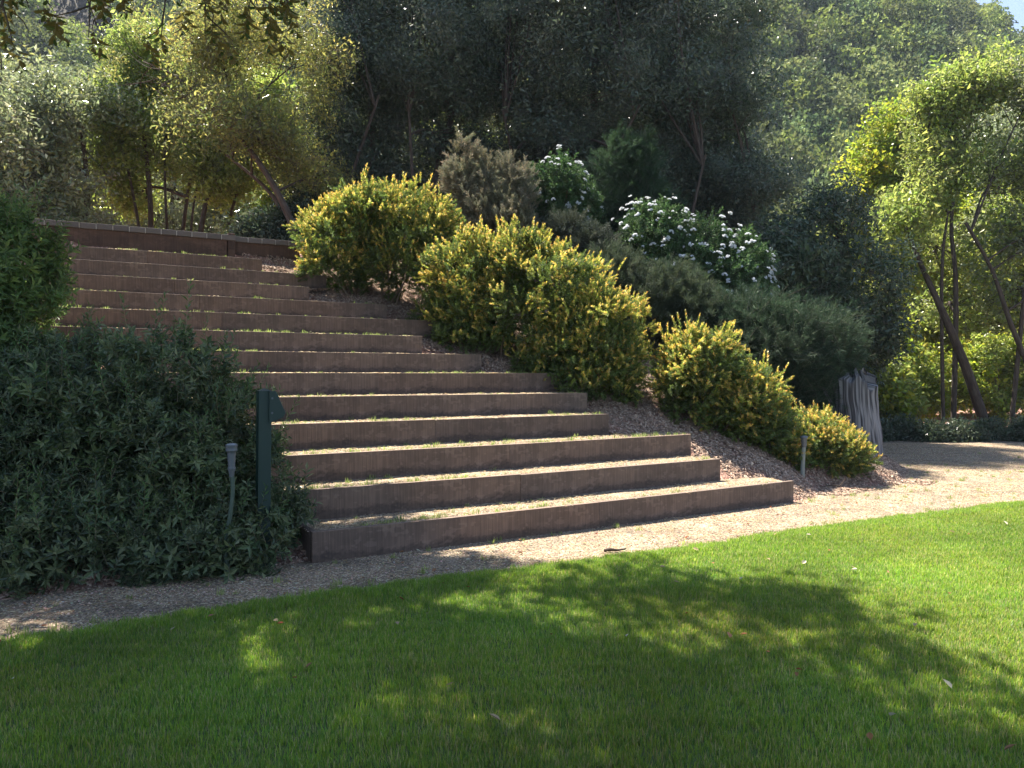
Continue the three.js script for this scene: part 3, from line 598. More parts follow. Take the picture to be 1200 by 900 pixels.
golden('largest golden yellow shrub, spreading beside the middle steps', [[-0.54, 3.0, 12.2, 0.9, 0.78, 0.8], [0.52, 2.7, 11.9, 1.0, 0.92, 0.9], [1.29, 2.05, 11.65, 0.78, 0.9, 0.8], [0.05, 3.2, 12.1, 0.65, 0.66, 0.7], [1.62, 1.7, 11.5, 0.4, 0.66, 0.55], [-0.93, 2.5, 12.1, 0.55, 0.55, 0.55], [0.9, 1.75, 11.4, 0.7, 0.6, 0.5], [1.3, 1.45, 11.15, 0.6, 0.5, 0.42], [0.55, 1.75, 11.4, 0.5, 0.45, 0.4], [-0.2, 2.35, 11.75, 0.6, 0.5, 0.45], [-0.8, 2.35, 11.85, 0.5, 0.42, 0.42]], 9000, 22);
golden('golden yellow shrub beside the lower steps, left of the smallest golden one', [[2.82, 1.6, 11.35, 0.64, 0.64, 0.65], [2.6, 1.35, 11.3, 0.46, 0.7, 0.5], [3.39, 1.1, 11.3, 0.58, 0.58, 0.6], [3.75, 0.75, 11.2, 0.34, 0.45, 0.42], [3.2, 0.8, 11.2, 0.5, 0.4, 0.35]], 4600, 23);
golden('smallest golden yellow shrub, behind the slim path light', [[4.46, 0.48, 11.45, 0.52, 0.44, 0.5], [4.84, 0.36, 11.35, 0.4, 0.42, 0.45], [4.08, 0.38, 11.3, 0.32, 0.38, 0.4], [4.58, 0.7, 11.55, 0.3, 0.32, 0.3]], 2400, 24);

// grey rosemary-like shrub, brown shrub
const greyMat = leafMat('grey needles', 1, 1, 1, { through: 0.25, coat: 0.15 });
shrub('grey_shrub', 'upright silvery grey brown shrub behind the topmost golden shrub', 'shrub', [[-1.0, 5.1, 15.5, 0.42, 1.0, 0.5], [-0.55, 5.15, 15.5, 0.5, 0.95, 0.5], [-0.1, 5.0, 15.5, 0.45, 0.95, 0.5], [0.25, 4.7, 15.4, 0.3, 0.9, 0.4], [-0.52, 4.4, 15.3, 0.9, 0.8, 0.6]],
  [{ geos: [1, 2, 3].map((k) => plume(170 + k, { n: 46, L: 0.22, len: 0.05, wid: 0.011, cols: [[0.2, 0.2, 0.13], [0.15, 0.16, 0.1], [0.26, 0.22, 0.14]], open: 0.75, arch: 0.15 })), mat: greyMat, n: 4200, gap: 0.26, up: 0.9, rand: 0.45, lump: 0.5 }], { seed: 31 });
shrub('dusky_shrub', 'dusky grey green shrub between the two white rose bushes', 'shrub', [[1.05, 4.1, 15.2, 0.55, 0.6, 0.5], [1.5, 3.8, 14.9, 0.6, 0.6, 0.5]],
  [{ geos: [1, 2].map((k) => plume(180 + k, { n: 50, L: 0.28, len: 0.05, wid: 0.007, cols: [[0.075, 0.085, 0.06], [0.06, 0.075, 0.05]], open: 0.8, arch: 0.2 })), mat: greyMat, n: 2200, up: 1.0, rand: 0.3 }], { seed: 32 });

// feathery shrubs
const featherMat = leafMat('feathery needles', 1, 1, 1, { through: 0.35, coat: 0.1 });
const feather = (seed, cols, arch, L = 0.42) => [1, 2, 3].map((k) => plume(seed + k, { n: 60, L, len: 0.085, wid: 0.005, cols, open: 0.5, arch }));
const fA = feather(190, [[0.06, 0.085, 0.05], [0.075, 0.1, 0.055], [0.1, 0.12, 0.07]], 0.5, 0.34), fB = feather(200, [[0.045, 0.085, 0.04], [0.06, 0.1, 0.045]], 0.5, 0.34), fC = feather(210, [[0.035, 0.065, 0.036], [0.047, 0.08, 0.042], [0.065, 0.095, 0.055]], 0.8);
shrub('feathery_shrub', 'grey green feathery shrub behind the largest golden shrub', 'shrub', [[1.85, 3.15, 14.1, 0.6, 0.6, 0.5], [2.3, 2.6, 13.7, 0.5, 0.6, 0.5]], [{ geos: fA, mat: featherMat, n: 2000, up: 0.6 }], { seed: 33 });
shrub('feathery_shrub', 'pale feathery shrub just below the wider white rose bush', 'shrub', [[2.95, 2.85, 14, 0.55, 0.62, 0.5], [3.25, 2.35, 13.6, 0.5, 0.6, 0.5]], [{ geos: fA, mat: featherMat, n: 2200, up: 0.6 }], { seed: 34 });
shrub('feathery_shrub', 'tall soft green feathery bush between the white rose bushes', 'shrub', [[2.3, 5.6, 16.8, 0.7, 1.1, 0.6], [1.9, 4.7, 16.6, 0.7, 0.8, 0.6], [2.75, 6.2, 16.9, 0.5, 0.6, 0.4], [2.9, 5.2, 16.7, 0.6, 0.7, 0.5]], [{ geos: fB, mat: featherMat, n: 2300, up: 0.35, rand: 0.8, gap: 0.32 }], { seed: 35 });
shrub('weeping_shrub', 'wide weeping dark green shrub beside the grey stump', 'shrub', [[3.9, 2.2, 13.5, 0.55, 0.65, 0.6], [4.45, 2.0, 13.3, 0.75, 0.72, 0.7], [5.1, 1.9, 13.4, 0.7, 0.7, 0.6], [4.6, 1.3, 13.1, 0.7, 0.55, 0.45], [5.6, 2.0, 13.7, 0.4, 0.5, 0.4]], [{ geos: fC, mat: featherMat, n: 5200, out: 1.0, up: 0.1, rand: 0.55, gap: 0.28, lump: 0.6 }], { seed: 36, stems: 14 });

// white roses
{
  const r = mul(333), T = new Tris();
  for (let b = 0; b < 7; b++) {
    const c = rdir(r).multiplyScalar(0.06); c.y = Math.abs(c.y) * 0.8;
    for (let k = 0; k < 11; k++) { const a = k * 2.4, o = 0.35 + (k / 11) * 0.95, d = new THREE.Vector3(Math.cos(a) * Math.sin(o), Math.cos(o), Math.sin(a) * Math.sin(o)); T.leaf(c, d, new THREE.Vector3(0, 1, 0).add(rdir(r).multiplyScalar(0.2)), 0.045, 0.036, [1, 1, 1], { fold: -0.2, droop: -0.15 }); }
  }
  const bloom = T.geo(); bloom.deleteAttribute('color');
  const roseGeos = [1, 2, 3].map((k) => spray(220 + k, { n: 12, L: 0.22, len: 0.06, wid: 0.034, cols: [[0.05, 0.1, 0.03], [0.07, 0.13, 0.04], [0.09, 0.15, 0.05]], open: 1.0 })), roseMat = leafMat('rose leaves', 1, 1, 1, { through: 0.35, coat: 0.3 });
  const rose = (label, lobes, n, nb, seed) => {
    const o = shrub('white_rose_bush', label, 'rose bush', lobes, [{ geos: roseGeos, mat: roseMat, n, gap: 0.26 }], { seed, group: 'white rose bushes on the bank', stems: 14 });
    const pts = inLobes(r, lobes, nb * 5, { shell: 30, gap: 0.3, gf: 2, seed }).filter(({ p, out }) => out.z > -0.25 && out.y > -0.45 && !lobes.some((l) => ((p.x - l[0]) / l[3]) ** 2 + ((p.y - l[1]) / l[4]) ** 2 + ((-p.z - l[2]) / l[5]) ** 2 < 0.75)).slice(0, nb);
    for (const { p, out } of pts) { const m = part('flower_cluster', bloom, M.petal, o); m.position.copy(p).sub(o.position).addScaledVector(out, 0.08); m.quaternion.setFromUnitVectors(UPY, out.clone().add(new THREE.Vector3(0, 0.7, 0)).normalize()); m.rotateY(r() * 6); m.scale.setScalar(0.35 + 0.5 * r()); }
  };
  rose('narrow white flowering rose bush next to the silvery grey shrub', [[0.95, 5.35, 16, 0.55, 0.72, 0.5], [1.4, 4.9, 16, 0.42, 0.55, 0.4]], 1700, 55, 41);
  rose('wide white flowering rose bush next to the dark blue green tree', [[2.85, 4.35, 15.4, 0.72, 0.68, 0.6], [3.85, 4.05, 15.4, 0.72, 0.68, 0.6], [4.6, 3.75, 15.3, 0.48, 0.6, 0.5], [3.3, 3.6, 15.1, 0.8, 0.6, 0.5], [4.2, 3.3, 15.1, 0.8, 0.7, 0.5]], 3800, 150, 42);
}

// ------------------------------------------------------------------ small built things
{
  const p = thing('sign_post', 'dark green square post with a small pointed side board at the stairs', 'post', V(-2.05, 0, 6.3));
  part('post', new THREE.BoxGeometry(0.1, 1.5, 0.1).translate(0, 0.72, 0), M.greenPaint, p).rotation.y = 0.52;
  const s = new THREE.Shape(); s.moveTo(0, 0); s.lineTo(0, 0.255); s.lineTo(0.045, 0.255); s.lineTo(0.125, 0.08); s.lineTo(0.105, 0.045); s.closePath();
  const b = part('side_board', new THREE.ExtrudeGeometry(s, { depth: 0.03, bevelEnabled: true, bevelSize: 0.003, bevelThickness: 0.003, bevelSegments: 1 }), M.greenPaint, p);
  for (const y of [0.08, 0.2]) part('bolt', new THREE.CylinderGeometry(0.008, 0.009, 0.008, 10).rotateX(Math.PI / 2).translate(0.02, y, 0.036), M.galv, b);
  part('post_cap', new THREE.ConeGeometry(0.074, 0.02, 4).rotateY(Math.PI / 4).translate(0, 1.48, 0), M.greenPaint, p).rotation.y = 0.52;
  b.position.set(0.052, 1.21, 0.02); b.rotation.y = 0.35; p.rotation.z = -0.012;

  const l = thing('path_light', 'garden spike light with grey head on a thin bent green stem, before the hedge', 'path light', V(-2.22, 0, 6.02));
  part('stem', tube([[0.0, -0.05, 0], [-0.03, 0.25, 0], [0.012, 0.5, 0.01], [0.03, 0.7, 0], [0.022, 0.86, 0]].map((a) => new THREE.Vector3(...a)), [0.018, 0.016], 10, 6), M.greenPipe, l);
  const head = part('lamp_head', new THREE.LatheGeometry([[0.018, 0.8], [0.022, 0.84], [0.03, 0.86], [0.03, 0.875], [0.025, 0.88], [0.033, 0.98], [0.036, 1.0], [0.045, 1.004], [0.045, 1.012], [0.042, 1.016], [0.042, 1.036], [0.046, 1.04], [0.046, 1.052], [0.042, 1.055]].map(([a, b]) => new THREE.Vector2(a, b)), 20), M.galv, l);
  head.position.x = 0.022;
  part('lamp_glass', new THREE.LatheGeometry([[0.042, 0], [0.036, 0.008], [0.0, 0.011]].map(([a, b]) => new THREE.Vector2(a, b)), 20).translate(0, 1.055, 0), M.lens, head);

  const g = thing('path_light', 'slim grey green post light beside the bottom step, before the smallest golden shrub', 'path light', V(4.1, 0, 10.84));
  part('stem', tube([[0, -0.05, 0], [0.005, 0.3, 0], [0.02, 0.6, 0]].map((a) => new THREE.Vector3(...a)), [0.032, 0.027], 10, 5), M.galvDark, g);
  const cap = part('lamp_head', new THREE.LatheGeometry([[0.027, 0.58], [0.038, 0.6], [0.04, 0.7], [0.052, 0.705], [0.052, 0.735], [0.0, 0.745]].map(([a, b]) => new THREE.Vector2(a, b)), 18), M.galv, g);
  cap.position.x = 0.02;

  // weathered stump
  const w = thing('tree_stump', 'tall weathered grey tree stump with twisted ribbed wood by the path', 'stump', V(5.7, -0.02, 12.85));
  const N = 88, H = 46, pos = [], uv = [], idx = [];
  for (let j = 0; j <= H; j++) for (let i = 0; i <= N; i++) {
    const v = j / H, a = i / N * 6.28318 + v * 0.12, h = v * 1.5, ca = Math.cos(a), sa = Math.sin(a);
    const flare = 0.05 * Math.exp(-v * 9), body = 0.235 + 0.02 * Math.sin(v * 5 + 0.6) + flare * 0.6;
    const rib = 0.05 * (Math.abs(noise(ca * 2.4 + 5, sa * 2.4 + v * 0.5, 3)) - 0.5) * 1.6 + 0.05 * (noise(i / N * 34, v * 2.2, 6) - 0.5) + 0.045 * (noise(i / N * 70, v * 5, 9) - 0.5);
    const R = (body + rib) * (v > 0.97 ? 0.55 : 1), ragged = v > 0.8 ? (noise(ca * 3, sa * 3, 8) - 0.35) * 0.42 * (v - 0.8) / 0.2 : 0;
    pos.push(ca * R * 1.6 + 0.03 * Math.sin(v * 3), h + ragged, sa * R * 0.85); uv.push(i / N * 2, v * 1.2);
  }
  for (let j = 0; j < H; j++) for (let i = 0; i < N; i++) { const a = j * (N + 1) + i, b = a + N + 1; idx.push(a, b, a + 1, a + 1, b, b + 1); }
  const sg = new THREE.BufferGeometry(); sg.setAttribute('position', new THREE.Float32BufferAttribute(pos, 3)); sg.setAttribute('uv', new THREE.Float32BufferAttribute(uv, 2)); sg.setIndex(idx); sg.computeVertexNormals();
  part('trunk', sg, M.greyWood, w);
  for (const [pts, rr] of [[[[-0.2, 0.05, 0], [-0.27, 0.6, 0.05], [-0.34, 1.05, 0.02], [-0.52, 1.4, 0.05]], [0.07, 0.05, 0.04, 0.02]], [[[-0.1, 0.9, 0.1], [-0.2, 1.2, 0.1], [-0.16, 1.55, 0.05]], [0.06, 0.05, 0.03]], [[[0.1, 1.2, 0], [0.17, 1.5, 0.03], [0.12, 1.7, 0]], [0.07, 0.05, 0.02]]])
    part('branch_stub', tube(pts.map((a) => new THREE.Vector3(...a)), rr, 10, 6), M.greyWood, w);

  // dead stick on the lawn's edge
  const k = thing('dead_stick', 'small dark stick lying on the gravel at the edge of the lawn', 'stick', V(0.92, 0.02, 6.9));
  part('wood', tube([[-0.09, 0, 0], [-0.04, 0.012, 0.02], [0.03, 0.006, 0.01], [0.11, 0.012, -0.02]].map((a) => new THREE.Vector3(...a)), [0.014, 0.017, 0.011, 0.006], 8, 5), M.darkBark, k);
  const k2 = thing('dead_stick', 'thin forked twig on the mulch below the smallest golden shrub', 'stick', V(4.45, 0.03, 10.7));
  part('wood', mergeGeometries([tube([[-0.2, 0, 0], [0, 0.03, 0], [0.14, 0.02, 0]].map((a) => new THREE.Vector3(...a)), [0.006, 0.009, 0.007], 6, 5), tube([[0.12, 0.02, 0], [0.17, 0.08, 0], [0.19, 0.12, 0]].map((a) => new THREE.Vector3(...a)), [0.008, 0.004], 6, 5)]), M.bark, k2);
}

// ------------------------------------------------------------------ trees
const darkMat = leafMat('small dark olive leaves', 1, 1, 1, { through: 0.38, coat: 0.9, coatRough: 0.24 }), paleMat = leafMat('silvery leaves', 1, 1, 1, { through: 0.45, coat: 1, coatRough: 0.24 }), limeMat = leafMat('thin lime leaves', 1, 1, 1, { through: 0.58, coat: 0.5, coatRough: 0.3 });
const darkG = [1, 2, 3].map((k) => clump(300 + k, { n: 20, R: 0.3, len: 0.09, wid: 0.042, cols: [[0.075, 0.1, 0.055], [0.105, 0.13, 0.075], [0.15, 0.17, 0.1], [0.07, 0.1, 0.06]], twigs: 4, stem: [0.12, 0.12, 0.09] }));
const paleG = [1, 2, 3].map((k) => clump(310 + k, { n: 20, R: 0.3, len: 0.11, wid: 0.048, cols: [[0.19, 0.23, 0.11], [0.25, 0.29, 0.15], [0.33, 0.36, 0.22], [0.28, 0.3, 0.1]], twigs: 4 }));
const limeG = [1, 2, 3].map((k) => clump(320 + k, { n: 22, R: 0.3, len: 0.115, wid: 0.075, cols: [[0.26, 0.33, 0.03], [0.34, 0.38, 0.035], [0.22, 0.31, 0.035], [0.38, 0.36, 0.04]], twigs: 4 }));
const midG = [1, 2, 3].map((k) => clump(330 + k, { n: 20, R: 0.3, len: 0.11, wid: 0.055, cols: [[0.19, 0.26, 0.05], [0.26, 0.32, 0.065], [0.35, 0.39, 0.1]], twigs: 4 }));
const oliveG = [1, 2, 3].map((k) => clump(340 + k, { n: 24, R: 0.28, len: 0.08, wid: 0.03, cols: [[0.26, 0.27, 0.07], [0.34, 0.31, 0.08], [0.21, 0.25, 0.07]], twigs: 5 }));
const inkG = [1, 2, 3].map((k) => clump(350 + k, { n: 34, R: 0.24, len: 0.1, wid: 0.04, cols: [[0.045, 0.072, 0.036], [0.06, 0.09, 0.045], [0.085, 0.11, 0.058]], twigs: 3 }));

// the broad tree whose canopy spreads over the stairs and the lawn; its outer twigs hang into view
{
  const bigG = [1, 2, 3].map((k) => clump(360 + k, { n: 24, R: 0.34, len: 0.13, wid: 0.07, cols: [[0.06, 0.1, 0.025], [0.08, 0.12, 0.03], [0.1, 0.12, 0.03]], twigs: 6, hang: 0.4 }));
  tree('overhanging_tree', 'big spreading tree left of the stairs, its leafy twigs hanging overhead', 'tree', [[[-8.6, 0.8, 7.6, 0.42], [-8.4, 3, 7.8, 0.34], [-7.4, 5.6, 8.4, 0.28], [-5.6, 7.6, 9.2, 0.2], [-3.4, 8.2, 9, 0.1]]],
    [[-1.2, 7.4, 7.05, 1.8, 1.1, 1.7], [-3.05, 7.6, 8.15, 2, 1.2, 1.9], [-5.1, 8.2, 8.6, 2.1, 1.3, 1.5], [-5.1, 9, 10.7, 1.3, 0.9, 1.2], [-6.8, 9, 10.8, 2, 1.3, 1.8], [-2.0, 8.3, 9.8, 1.3, 0.9, 1.2], [-4.7, 9.5, 11.5, 1.2, 0.8, 1.1], [-8, 8, 8.5, 2.4, 1.8, 2.2], [-5.2, 7.6, 7.1, 1.9, 1.2, 1.7], [-3.4, 7.6, 5.6, 2, 1.2, 1.7], [-1.4, 7.4, 5, 1.6, 1, 1.5]].map(([x, h, f, a, b, c]) => [x + 0.084 * h, h, f - 0.112 * h, a, b, c]).concat([[-2.9, 7.4, 6.2, 1.3, 0.8, 1.2], [-0.6, 7.4, 6.0, 1.3, 0.8, 1.1], [-4.2, 7.6, 6.0, 1.2, 0.8, 1.1]]),
    { geos: bigG, mat: leafMat('broad leaves', 1, 1, 1, { through: 0.4, coat: 0.2 }), n: 3700, gap: 0.492, gf: 1.3 }, { seed: 51, sub: 7, branchR: 0.08, bark: M.darkBark });
  const o = scene.children.at(-1), r = mul(515), twigs = [], mats = [];
  const drops = [];
  for (const [x0, h0, x1, h1, f] of [[-3.5, 5.4, -3.15, 4.75, 6.3], [-3.3, 5.3, -3.45, 4.35, 6.3], [-2.75, 5.3, -2.95, 4.45, 6.5], [-2.5, 5.2, -2.1, 4.65, 6.4], [-4.1, 5.2, -4.3, 4.6, 6.5], [-2.5, 5.1, -2.45, 4.7, 6.0], [-3.6, 5.2, -4.05, 4.45, 6.1], [-4.6, 5.0, -4.4, 4.65, 6.7], [-1.9, 5.2, -2.25, 4.7, 6.6], [-3.0, 5.2, -2.7, 4.6, 6.8], [-1.7, 5.2, -1.85, 4.72, 6.2], [-3.9, 5.3, -3.7, 4.7, 6.9]]) drops.push([x0, h0, f, x1, h1, f]);
  drops.push([-5.0, 4.2, 7.0, -4.62, 3.75, 7.0]);
  for (const [x0, h0, f0, x1, h1, f1] of drops) {
    const a = V(x0, h0 + 0.9, f0), b = V(x1, h1, f1), m = a.clone().lerp(b, 0.5).add(new THREE.Vector3((r() - 0.5) * 0.4, 0.1, 0));
    const c = new THREE.CatmullRomCurve3([a, m, b]); twigs.push(tube([a, m, b].map((v) => v.clone().sub(o.position)), [0.022, 0.014, 0.004], 6, 6));
    for (let k = 0; k < 7; k++) { const s = c.getPoint(0.25 + 0.75 * r()), e = s.clone().add(new THREE.Vector3((r() - 0.5) * 0.7, -0.1 - 0.25 * r(), (r() - 0.5) * 0.4)), mm = s.clone().lerp(e, 0.5).add(rdir(r).multiplyScalar(0.06)); twigs.push(tube([s, mm, e].map((v) => v.clone().sub(o.position)), [0.008, 0.006, 0.003], 5, 4)); if (h0 > 5) for (let q = 0; q < 2; q++) mats.push(mat4(s.clone().lerp(e, 0.4 + 0.6 * r()).sub(o.position), new THREE.Vector3(r() - 0.5, -1, r() - 0.5).normalize(), r() * 6.28, 0.7 + 0.5 * r())); }
  }
  part('hanging_twigs', mergeGeometries(twigs), M.darkBark, o);
  copies('hanging_leaves', spray(370, { n: 9, L: 0.24, len: 0.11, wid: 0.05, cols: [[0.05, 0.09, 0.02], [0.1, 0.13, 0.03], [0.14, 0.12, 0.03]], open: 1.2, seg: 2 }), leafMat('hanging leaves', 1, 1, 1, { through: 0.45, coat: 0.2 }), mats, null, o);
}

// dark evergreens across the middle
const darks = [
  [-4.2, 20.5, 13.5, 'dark evergreen tree with a bare slanting stem behind the topmost golden shrub'], [-2.0, 20.8, 15.5, 'dark evergreen tree directly behind the silvery grey shrub'], [0.2, 21.4, 17.5, 'dark evergreen tree behind the narrow white rose bush'],
  [2.2, 20.6, 17.5, 'dark evergreen tree behind the tall feathery bush'], [4.2, 21, 16.5, 'dark evergreen tree behind the wide white rose bush'], [6.0, 22, 12.6, 'dark evergreen tree edging the open wooded hillside']];
darks.forEach(([x, f, top, label], i) => {
  const r = mul(600 + i), lobes = [], g = land(x, f);
  for (let h = g + 1.6; h < top - 0.6; h += 1.15) { const k = (h - g) / (top - g), R = 1.9 * Math.sin(0.5 + 2.3 * k) + 0.35; for (let c = 0; c < 2; c++) lobes.push([x + (r() - 0.5) * 1.9, h + (r() - 0.5) * 0.5, f + (r() - 0.5) * 1.9, R * (0.65 + 0.3 * r()), 0.95, R * (0.65 + 0.3 * r())]); }
  tree('evergreen_tree', label, 'tree', [[[x, g, f, 0.15], [x + (r() - 0.5) * 0.8, g + 2.4, f, 0.12], [x + (r() - 0.5) * 1.2, g + 5, f, 0.09], [x, top - 1.2, f, 0.03]], [[x - 0.3, g, f - 0.7, 0.06], [x - 0.7 + r(), g + 1.8, f - 1.3, 0.05], [x - 1 + 2 * r(), g + 4.5, f - 1.5, 0.03]]], lobes,
    { geos: darkG, mat: darkMat, n: 4900, gap: 0.4, gf: 1.3, shell: 1.2 }, { seed: 610 + i, group: 'dark evergreens behind the bank', bark: M.bark, sub: 6, branchR: 0.035 });
});
// left side
tree('silver_tree', 'silvery green tree shimmering behind the tall green shrub', 'tree', [[[-12.4, 3.9, 19.5, 0.2], [-12.2, 6, 19.4, 0.15], [-11.6, 8.5, 19.3, 0.08]], [[-11.2, 3.9, 19.8, 0.1], [-10.8, 6.2, 19.6, 0.07], [-10.9, 8, 19.5, 0.04]]],
  [[-12.4, 6.9, 19, 2, 2.3, 1.8], [-11.1, 8.1, 19.3, 1.6, 1.8, 1.5], [-11.4, 5.6, 18.8, 1.8, 1.6, 1.4], [-13.8, 8.8, 19.6, 2, 2, 1.8], [-14.5, 6, 19, 2, 2.4, 1.8]], { geos: paleG, mat: paleMat, n: 4600, gap: 0.37 }, { seed: 71 });
tree('slender_tree', 'thin trunked yellow green tree standing behind the brick-coped wall', 'tree', [[[-9.9, 3.9, 21, 0.085], [-9.85, 6.2, 21, 0.07], [-10.1, 9, 21, 0.04]], [[-9.2, 3.9, 21.2, 0.06], [-9.0, 6.0, 21.2, 0.05], [-8.6, 8.6, 21.3, 0.03]], [[-9.8, 3.9, 20.8, 0.05], [-10.1, 5.8, 20.8, 0.04], [-10.6, 8.2, 20.9, 0.025]], [[-9.15, 3.9, 21, 0.045], [-9.4, 5.6, 21, 0.04], [-9.5, 8.4, 21.1, 0.025]]],
  [[-10.3, 8.4, 21, 1.5, 1.8, 1.4], [-8.9, 8.3, 21.2, 1.5, 1.7, 1.4], [-9.6, 10.2, 21.2, 1.8, 1.3, 1.5], [-10.6, 6.6, 21.6, 0.9, 0.7, 0.9]], { geos: midG, mat: limeMat, n: 1700, gap: 0.45, gf: 1.2 }, { seed: 72 });
tree('slender_tree', 'thin dark stemmed green tree between the slender and the leaning trees', 'tree', [[[-8.45, 3.9, 20.6, 0.085], [-8.3, 5.6, 20.6, 0.07], [-7.9, 7.6, 20.8, 0.04]], [[-7.9, 3.9, 21, 0.055], [-7.7, 5.8, 21, 0.045], [-7.2, 7.4, 21, 0.025]], [[-8.6, 3.9, 20.9, 0.045], [-8.7, 5.6, 20.9, 0.035], [-8.4, 7.6, 21, 0.02]]],
  [[-8, 7.4, 20.9, 1.5, 1.3, 1.2], [-6.6, 5.2, 20.6, 0.9, 0.9, 0.9], [-7.4, 9, 21.3, 1.6, 1.4, 1.4]], { geos: midG, mat: limeMat, n: 1500, gap: 0.45, gf: 1.2 }, { seed: 73 });
tree('leaning_olive_tree', 'olive brown tree leaning left over the brick-coped wall', 'tree', [[[-4.5, 3.9, 17.2, 0.1], [-5.05, 5.3, 17.2, 0.08], [-5.7, 6.4, 17.3, 0.06], [-6.6, 7.5, 17.4, 0.03]], [[-4.6, 3.9, 17.5, 0.07], [-5.4, 5.6, 17.6, 0.05], [-6.6, 6.7, 17.8, 0.03]]],
  [[-6.3, 7.3, 17.4, 1.4, 0.9, 1.2], [-7.6, 7.9, 17.6, 1.4, 1.0, 1.1], [-5.2, 7.0, 17.6, 1.2, 1.2, 1.0], [-6.9, 9.4, 18, 1.9, 1.3, 1.4], [-5.0, 8.9, 18, 1.6, 1.5, 1.2], [-8.6, 8.9, 18, 1.3, 1.1, 1.1], [-4.4, 6.2, 18.2, 1.0, 1.2, 0.9]], { geos: oliveG, mat: limeMat, n: 1600, gap: 0.5, gf: 1.2 }, { seed: 74, branchR: 0.03, sub: 9 });
shrub('evergreen_bush', 'dark green bush behind the right end of the brick-coped wall', 'bush', [[-5.6, 4.6, 17.9, 1.0, 0.9, 0.8], [-4.7, 4.8, 18, 0.9, 1.1, 0.8], [-6.4, 4.3, 18.2, 0.6, 0.6, 0.6]], [{ ball: true, geos: inkG, mat: darkMat, n: 1600, gap: 0.28 }], { seed: 75 });
// right side
tree('blue_green_tree', 'dark blue green broadleaf tree behind the weeping shrub and stump', 'tree', [[[7.2, 0.8, 17, 0.16], [7.1, 2.6, 16.9, 0.12], [7.0, 4.2, 16.8, 0.06]]],
  [[6.0, 4.1, 16.6, 1.0, 1.15, 0.9], [7.2, 4.45, 16.7, 1.05, 1.3, 1], [8.0, 3.9, 16.8, 0.65, 1.1, 0.7], [6.7, 3.0, 16.6, 1.0, 1.0, 0.8], [8.0, 2.5, 17.1, 0.65, 0.9, 0.6], [5.2, 3.6, 16.6, 0.8, 1.0, 0.8]], { geos: inkG, mat: darkMat, n: 2900, gap: 0.48, gf: 1.3, shell: 0.4 }, { seed: 76, bark: M.darkBark });
tree('lime_tree', 'bright yellow green tree glowing between evergreens and leaning trunk', 'tree', [[[12, 0, 25, 0.16], [12, 4, 25, 0.12], [12.2, 8, 25, 0.05]]],
  [[12.1, 8.0, 25, 1.5, 2.0, 1.3], [11.3, 6.8, 24.8, 1.3, 1.5, 1.2], [12.9, 9.4, 25, 1.0, 1.2, 1], [13.3, 7.6, 25, 1.3, 1.5, 1.2], [12, 5.2, 25, 1.6, 1.4, 1.3]], { geos: limeG, mat: limeMat, n: 2500, gap: 0.36 }, { seed: 77 });
tree('leaning_trunk_tree', 'thin leaved tree with a dark leaning trunk at the path bend', 'tree', [[[12.15, 0, 19.5, 0.14], [11.5, 1.8, 19.5, 0.115], [10.95, 3.1, 19.5, 0.09], [10.5, 4.2, 19.6, 0.065], [10.05, 5.4, 19.7, 0.04]], [[11.2, 2.5, 19.5, 0.07], [11.35, 4, 19.7, 0.06], [11.4, 5.6, 20, 0.045], [11.9, 7.6, 20.4, 0.03]], [[10.95, 3.1, 19.5, 0.05], [10.95, 4.5, 19.6, 0.04], [11.2, 5.8, 19.8, 0.025]]],
  [[10.4, 6.0, 20, 1.1, 1.3, 1.2], [11.6, 7.4, 20.4, 1.6, 1.6, 1.3], [12.4, 9.2, 20.6, 1.3, 1.2, 1.3], [11.4, 4.9, 20.6, 1.6, 1.2, 1.2], [10.2, 4.2, 20.4, 0.9, 1.0, 0.9], [11.9, 3.4, 20.6, 1.2, 0.9, 0.9], [11.2, 8.9, 20.6, 0.9, 1.0, 0.9]], { geos: midG, mat: limeMat, n: 1300, gap: 0.53, gf: 1.3 }, { seed: 78, sub: 14, branchR: 0.035, bark: M.darkBark });
tree('twiggy_tree', 'thin twiggy tree with a slim curved stem right of the leaning trunk', 'tree', [[[13.2, 0, 19, 0.08], [12.9, 1.4, 19, 0.07], [12.3, 2.9, 19, 0.06], [11.9, 4.2, 19.1, 0.045], [11.3, 5.4, 19.2, 0.04]], [[12.3, 2.9, 19, 0.06], [12.9, 5, 19.2, 0.05], [13.2, 7.4, 19.4, 0.03]]],
  [[12.9, 5.0, 19.4, 1.4, 1.4, 1.2], [13.5, 7.2, 19.6, 1.5, 1.6, 1.3], [13.4, 9.0, 19.8, 1.2, 1.2, 1.2], [12.3, 6.6, 19.6, 1.0, 1.2, 1.0], [13.4, 3.4, 19.4, 1.2, 1.2, 1.0], [12.6, 3.6, 19.8, 0.9, 1.0, 0.8], [14.4, 5.2, 19.6, 1.2, 1.6, 1.1]], { geos: [...paleG, ...midG], mat: limeMat, n: 1200, gap: 0.53, gf: 1.3 }, { seed: 79, sub: 16, branchR: 0.03, bark: M.darkBark });
